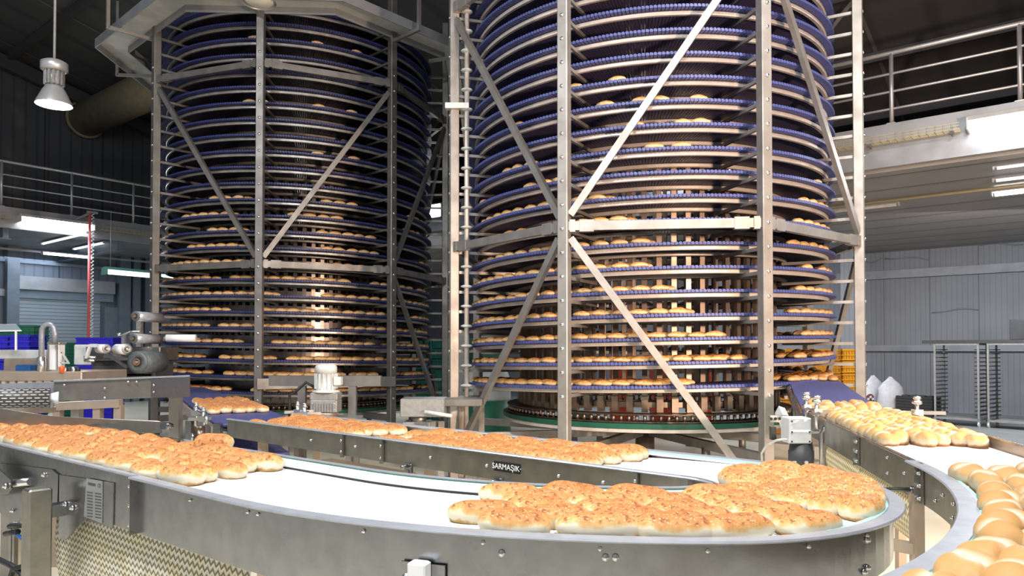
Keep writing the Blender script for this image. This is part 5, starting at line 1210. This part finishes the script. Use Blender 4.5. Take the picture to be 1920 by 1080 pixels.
cR = at_y(1753, 700, 15.9); cR.z = 0; rack('dark empty rack trolley beside the stacked trays', cR); cR2 = cR + WD*1.02; rack('dark empty rack trolley cut off by the right picture edge', cR2)
mb = MB(); mb.box(cR + WD*.95 + DD*.3 + UP*1.815, (2.4, .65, .07), (WD, DD, UP)); tag(mb.build('cover_board', M['darkgrey']), 'long dark grey board lying across the tops of both racks', 'board')
mb = MB(); mb.cbox(cR + WD*1.75 + DD*.35 + UP*2.06, (.75, .45, .42), .01, (WD, DD, UP)); tag(mb.build('storage_box', M['darkgrey']), 'plain grey box standing on the board over the right rack', 'box')
tb = at_y(1722, 760, 16.6); tb.z = 0
dl = thing('tray_dolly', 'low dark dolly under the stacked baking trays', 'dolly', tb); mb = MB(); mb.box(tb + UP*.16, (.78, .5, .05), (WD, DD, UP)); mb.build('deck', M['traydark'], dl)
for u in (-1, 1):
    for v in (-1, 1): mb = MB(); q = tb + WD*.33*u + DD*.2*v; mb.cyl(q + UP*.065 - WD*.015, q + UP*.065 + WD*.015, .065, 14); mb.build('wheel', M['lightgrey'], dl)
for k in range(6):
    mb = MB(); q = UP*0; hh = .062; mb.box(UP*.008, (.78, .5, .012), (WD, DD, UP))
    for s in (-1, 1): mb.box(DD*.25*s + UP*.032, (.78, .012, .06), (WD, DD, UP)); mb.box(WD*.385*s + UP*.032, (.012, .5, .06), (WD, DD, UP))
    if k == 5:
        for i in range(4): mb.lathe(WD*(-.27+.18*i) + UP*.05, [(.09, 0), (.085, .02), (.05, .03), (.0001, .032)], 14)
    o = mb.build('baking_tray', M['traydark']); o.location = tb + UP*(.187 + k*.066)
    tag(o, f'dark baking tray in the stack left of the racks, {"topmost" if k == 5 else ("lowest" if k == 0 else ORD[k] + " from below")}', 'tray', 'stacked baking trays')
def sack(label, p, w, d, h, seed, emblem=None, lean=0):
    rn = random.Random(seed); t = thing('flour_sack', label, 'sack', p, 'white sacks by the wall'); mb = MB(); rs = []; n = 20
    for (f, r) in ((0, .86), (.05, 1.0), (.2, 1.06), (.45, 1.06), (.62, .98), (.75, .80), (.86, .54), (.94, .26), (1.0, .10)):
        ring = []
        for j in range(n):
            a = 2*PI*j/n; k = r*(1 + .06*math.sin(3*a+seed) + .03*rn.uniform(-1, 1)); flat = 1 if f < .75 else 1.2
            ring.append(p + Vector((math.cos(a)*w/2*k*flat + lean*f*f, math.sin(a)*d/2*k*(1 if f < .75 else .8), f*h*(1+.03*math.sin(2*a+seed)))))
        rs.append(ring)
    mb.loft(rs, cap=True, sm=True); mb.build('bag', M['sack'], t)
    if emblem:
        ex, ez, er = emblem; mb = MB(); n2 = 22; c = p + Vector((ex, 0, ez)); rings = []
        for q in (0.0001, .45, .8, 1): rings.append([Vector((c.x + er*q*math.cos(2*PI*i/n2), p.y - math.sqrt(max(.01, 1 - ((ex + er*q*math.cos(2*PI*i/n2))/(w/2*1.06))**2))*d/2*1.09, c.z + er*1.25*q*math.sin(2*PI*i/n2))) for i in range(n2)])
        mb.loft(rings, sm=True); e_ = mb.build('printed_emblem', M['emblem'], t)
        mb = MB()
        for k in range(5):
            a = k*PI*2/5+.3; mb.quad(*[Vector((c.x + er*.5*math.cos(a)+sx, p.y - d/2*1.115, c.z + er*.6*math.sin(a)+sz)) for sx, sz in ((-.02,-.03), (.03,-.015), (.02,.03), (-.03,.015))])
        mb.build('emblem_detail', M['sack'], e_)
s0 = fl(1620, 16.3); sack('white sack with a dark round emblem, just right of the tower post', s0, .46, .34, .88, 1, (.05, .52, .11), -.05)
sack('tall white sack behind the emblem sack near the tower post', fl(1641, 17.55), .48, .36, 1.0, 2, None, -.06)
sack('plain white sack standing alone with a pointed top by the wall', fl(1669, 17.0), .58, .40, .98, 3)
sack('white sack with red print half hidden behind the tower post', fl(1592, 16.95), .40, .34, .95, 5, (-.02, .6, .08))

# ------------------------------------------------------------------ light
def area(name, loc, target, sx, sy, power, col=(1,1,1), spread=180):
    l = bpy.data.lights.new(name, 'AREA'); l.shape = 'RECTANGLE'; l.size = sx; l.size_y = sy; l.energy = power; l.color = col; l.spread = R_(spread)
    o = bpy.data.objects.new(name, l); COL.objects.link(o); o.location = loc; o.rotation_euler = (Vector(target)-Vector(loc)).to_track_quat('-Z', 'Y').to_euler(); return o
def spot(name, loc, target, power, angle, blend, r, col):
    l = bpy.data.lights.new(name, 'SPOT'); l.energy = power; l.spot_size = R_(angle); l.spot_blend = blend; l.shadow_soft_size = r; l.color = col
    o = bpy.data.objects.new(name, l); COL.objects.link(o); o.location = loc; o.rotation_euler = (Vector(target)-Vector(loc)).to_track_quat('-Z', 'Y').to_euler(); return o
area('high_bay_light', (-2.2, 1.0, 6.2), (-1.6, 3.0, 1.0), .9, .9, 305, (.95,.98,1))
area('high_bay_light', (.8, .2, 6.2), (.6, 2.6, 1.0), .9, .9, 305, (.97,.98,1))
area('high_bay_light', (-5.5, 5.0, 7.5), (-4.5, 6.5, 1.0), .9, .9, 200, (.93,.97,1))
area('high_bay_light', (3.4, 4.4, 7.0), (2.6, 6.0, 1.0), .9, .9, 260, (1,.97,.93))
spot('warm_floodlight', (4.6, 1.2, 2.5), (2.2, 8.6, 3.2), 1900, 95, .5, .16, (1,.70,.50))
spot('warm_floodlight_low', (4.9, 2.2, 3.0), (2.1, 5.0, 1.1), 500, 60, .6, .14, (1,.90,.76))
# light from the mezzanine tubes, then an added light at the back
area('mezzanine_lamp_left', W(AE+.3, (bL+bL2)/2, 4.6), W(AE+3, (bL+bL2)/2, 0), .2, 1.6, 90, (.85,.92,1))
area('mezzanine_tube_left', W(AE-2.0, bL+1.5, MU-.5), W(AE-2.4, bL+1.5, 0), 1.4, 4, 60, (.74,.86,1))
area('mezzanine_lamp_right', W(aR+1.0, BE-.45, 4.6), W(aR+1.0, BE-2.5, 0), 2.0, .2, 50, (.92,.95,1))
area('mezzanine_tube_right', W(aR+1.2, BE+4.5, MU-.55), W(aR+.4, BE+6.0, 0), 5, 1.2, 320, (.95,.96,1))
area('mezzanine_tube_right', W(aR-6, BE+5, MU-.55), W(aR-6, BE+6, 0), 5, 1.2, 260, (.9,.95,1))
area('added_back_light', (-2.2, 20.5, 4.1), (-2.0, 20, 0), 2.5, 1.2, 170, (.9,.97,1))  # added area light brightening crates and wall between the towers, no tube modelled here
w = bpy.data.worlds.new('world'); scene.world = w; w.use_nodes = True; bg = w.node_tree.nodes['Background']; bg.inputs['Color'].default_value = (.86,.92,1,1); bg.inputs['Strength'].default_value = .23
scene.view_settings.view_transform = 'Standard'; scene.view_settings.look = 'None'; scene.view_settings.gamma = 1; scene.view_settings.exposure = 0.30
try: scene.view_settings.use_curve_mapping = False
except Exception: pass
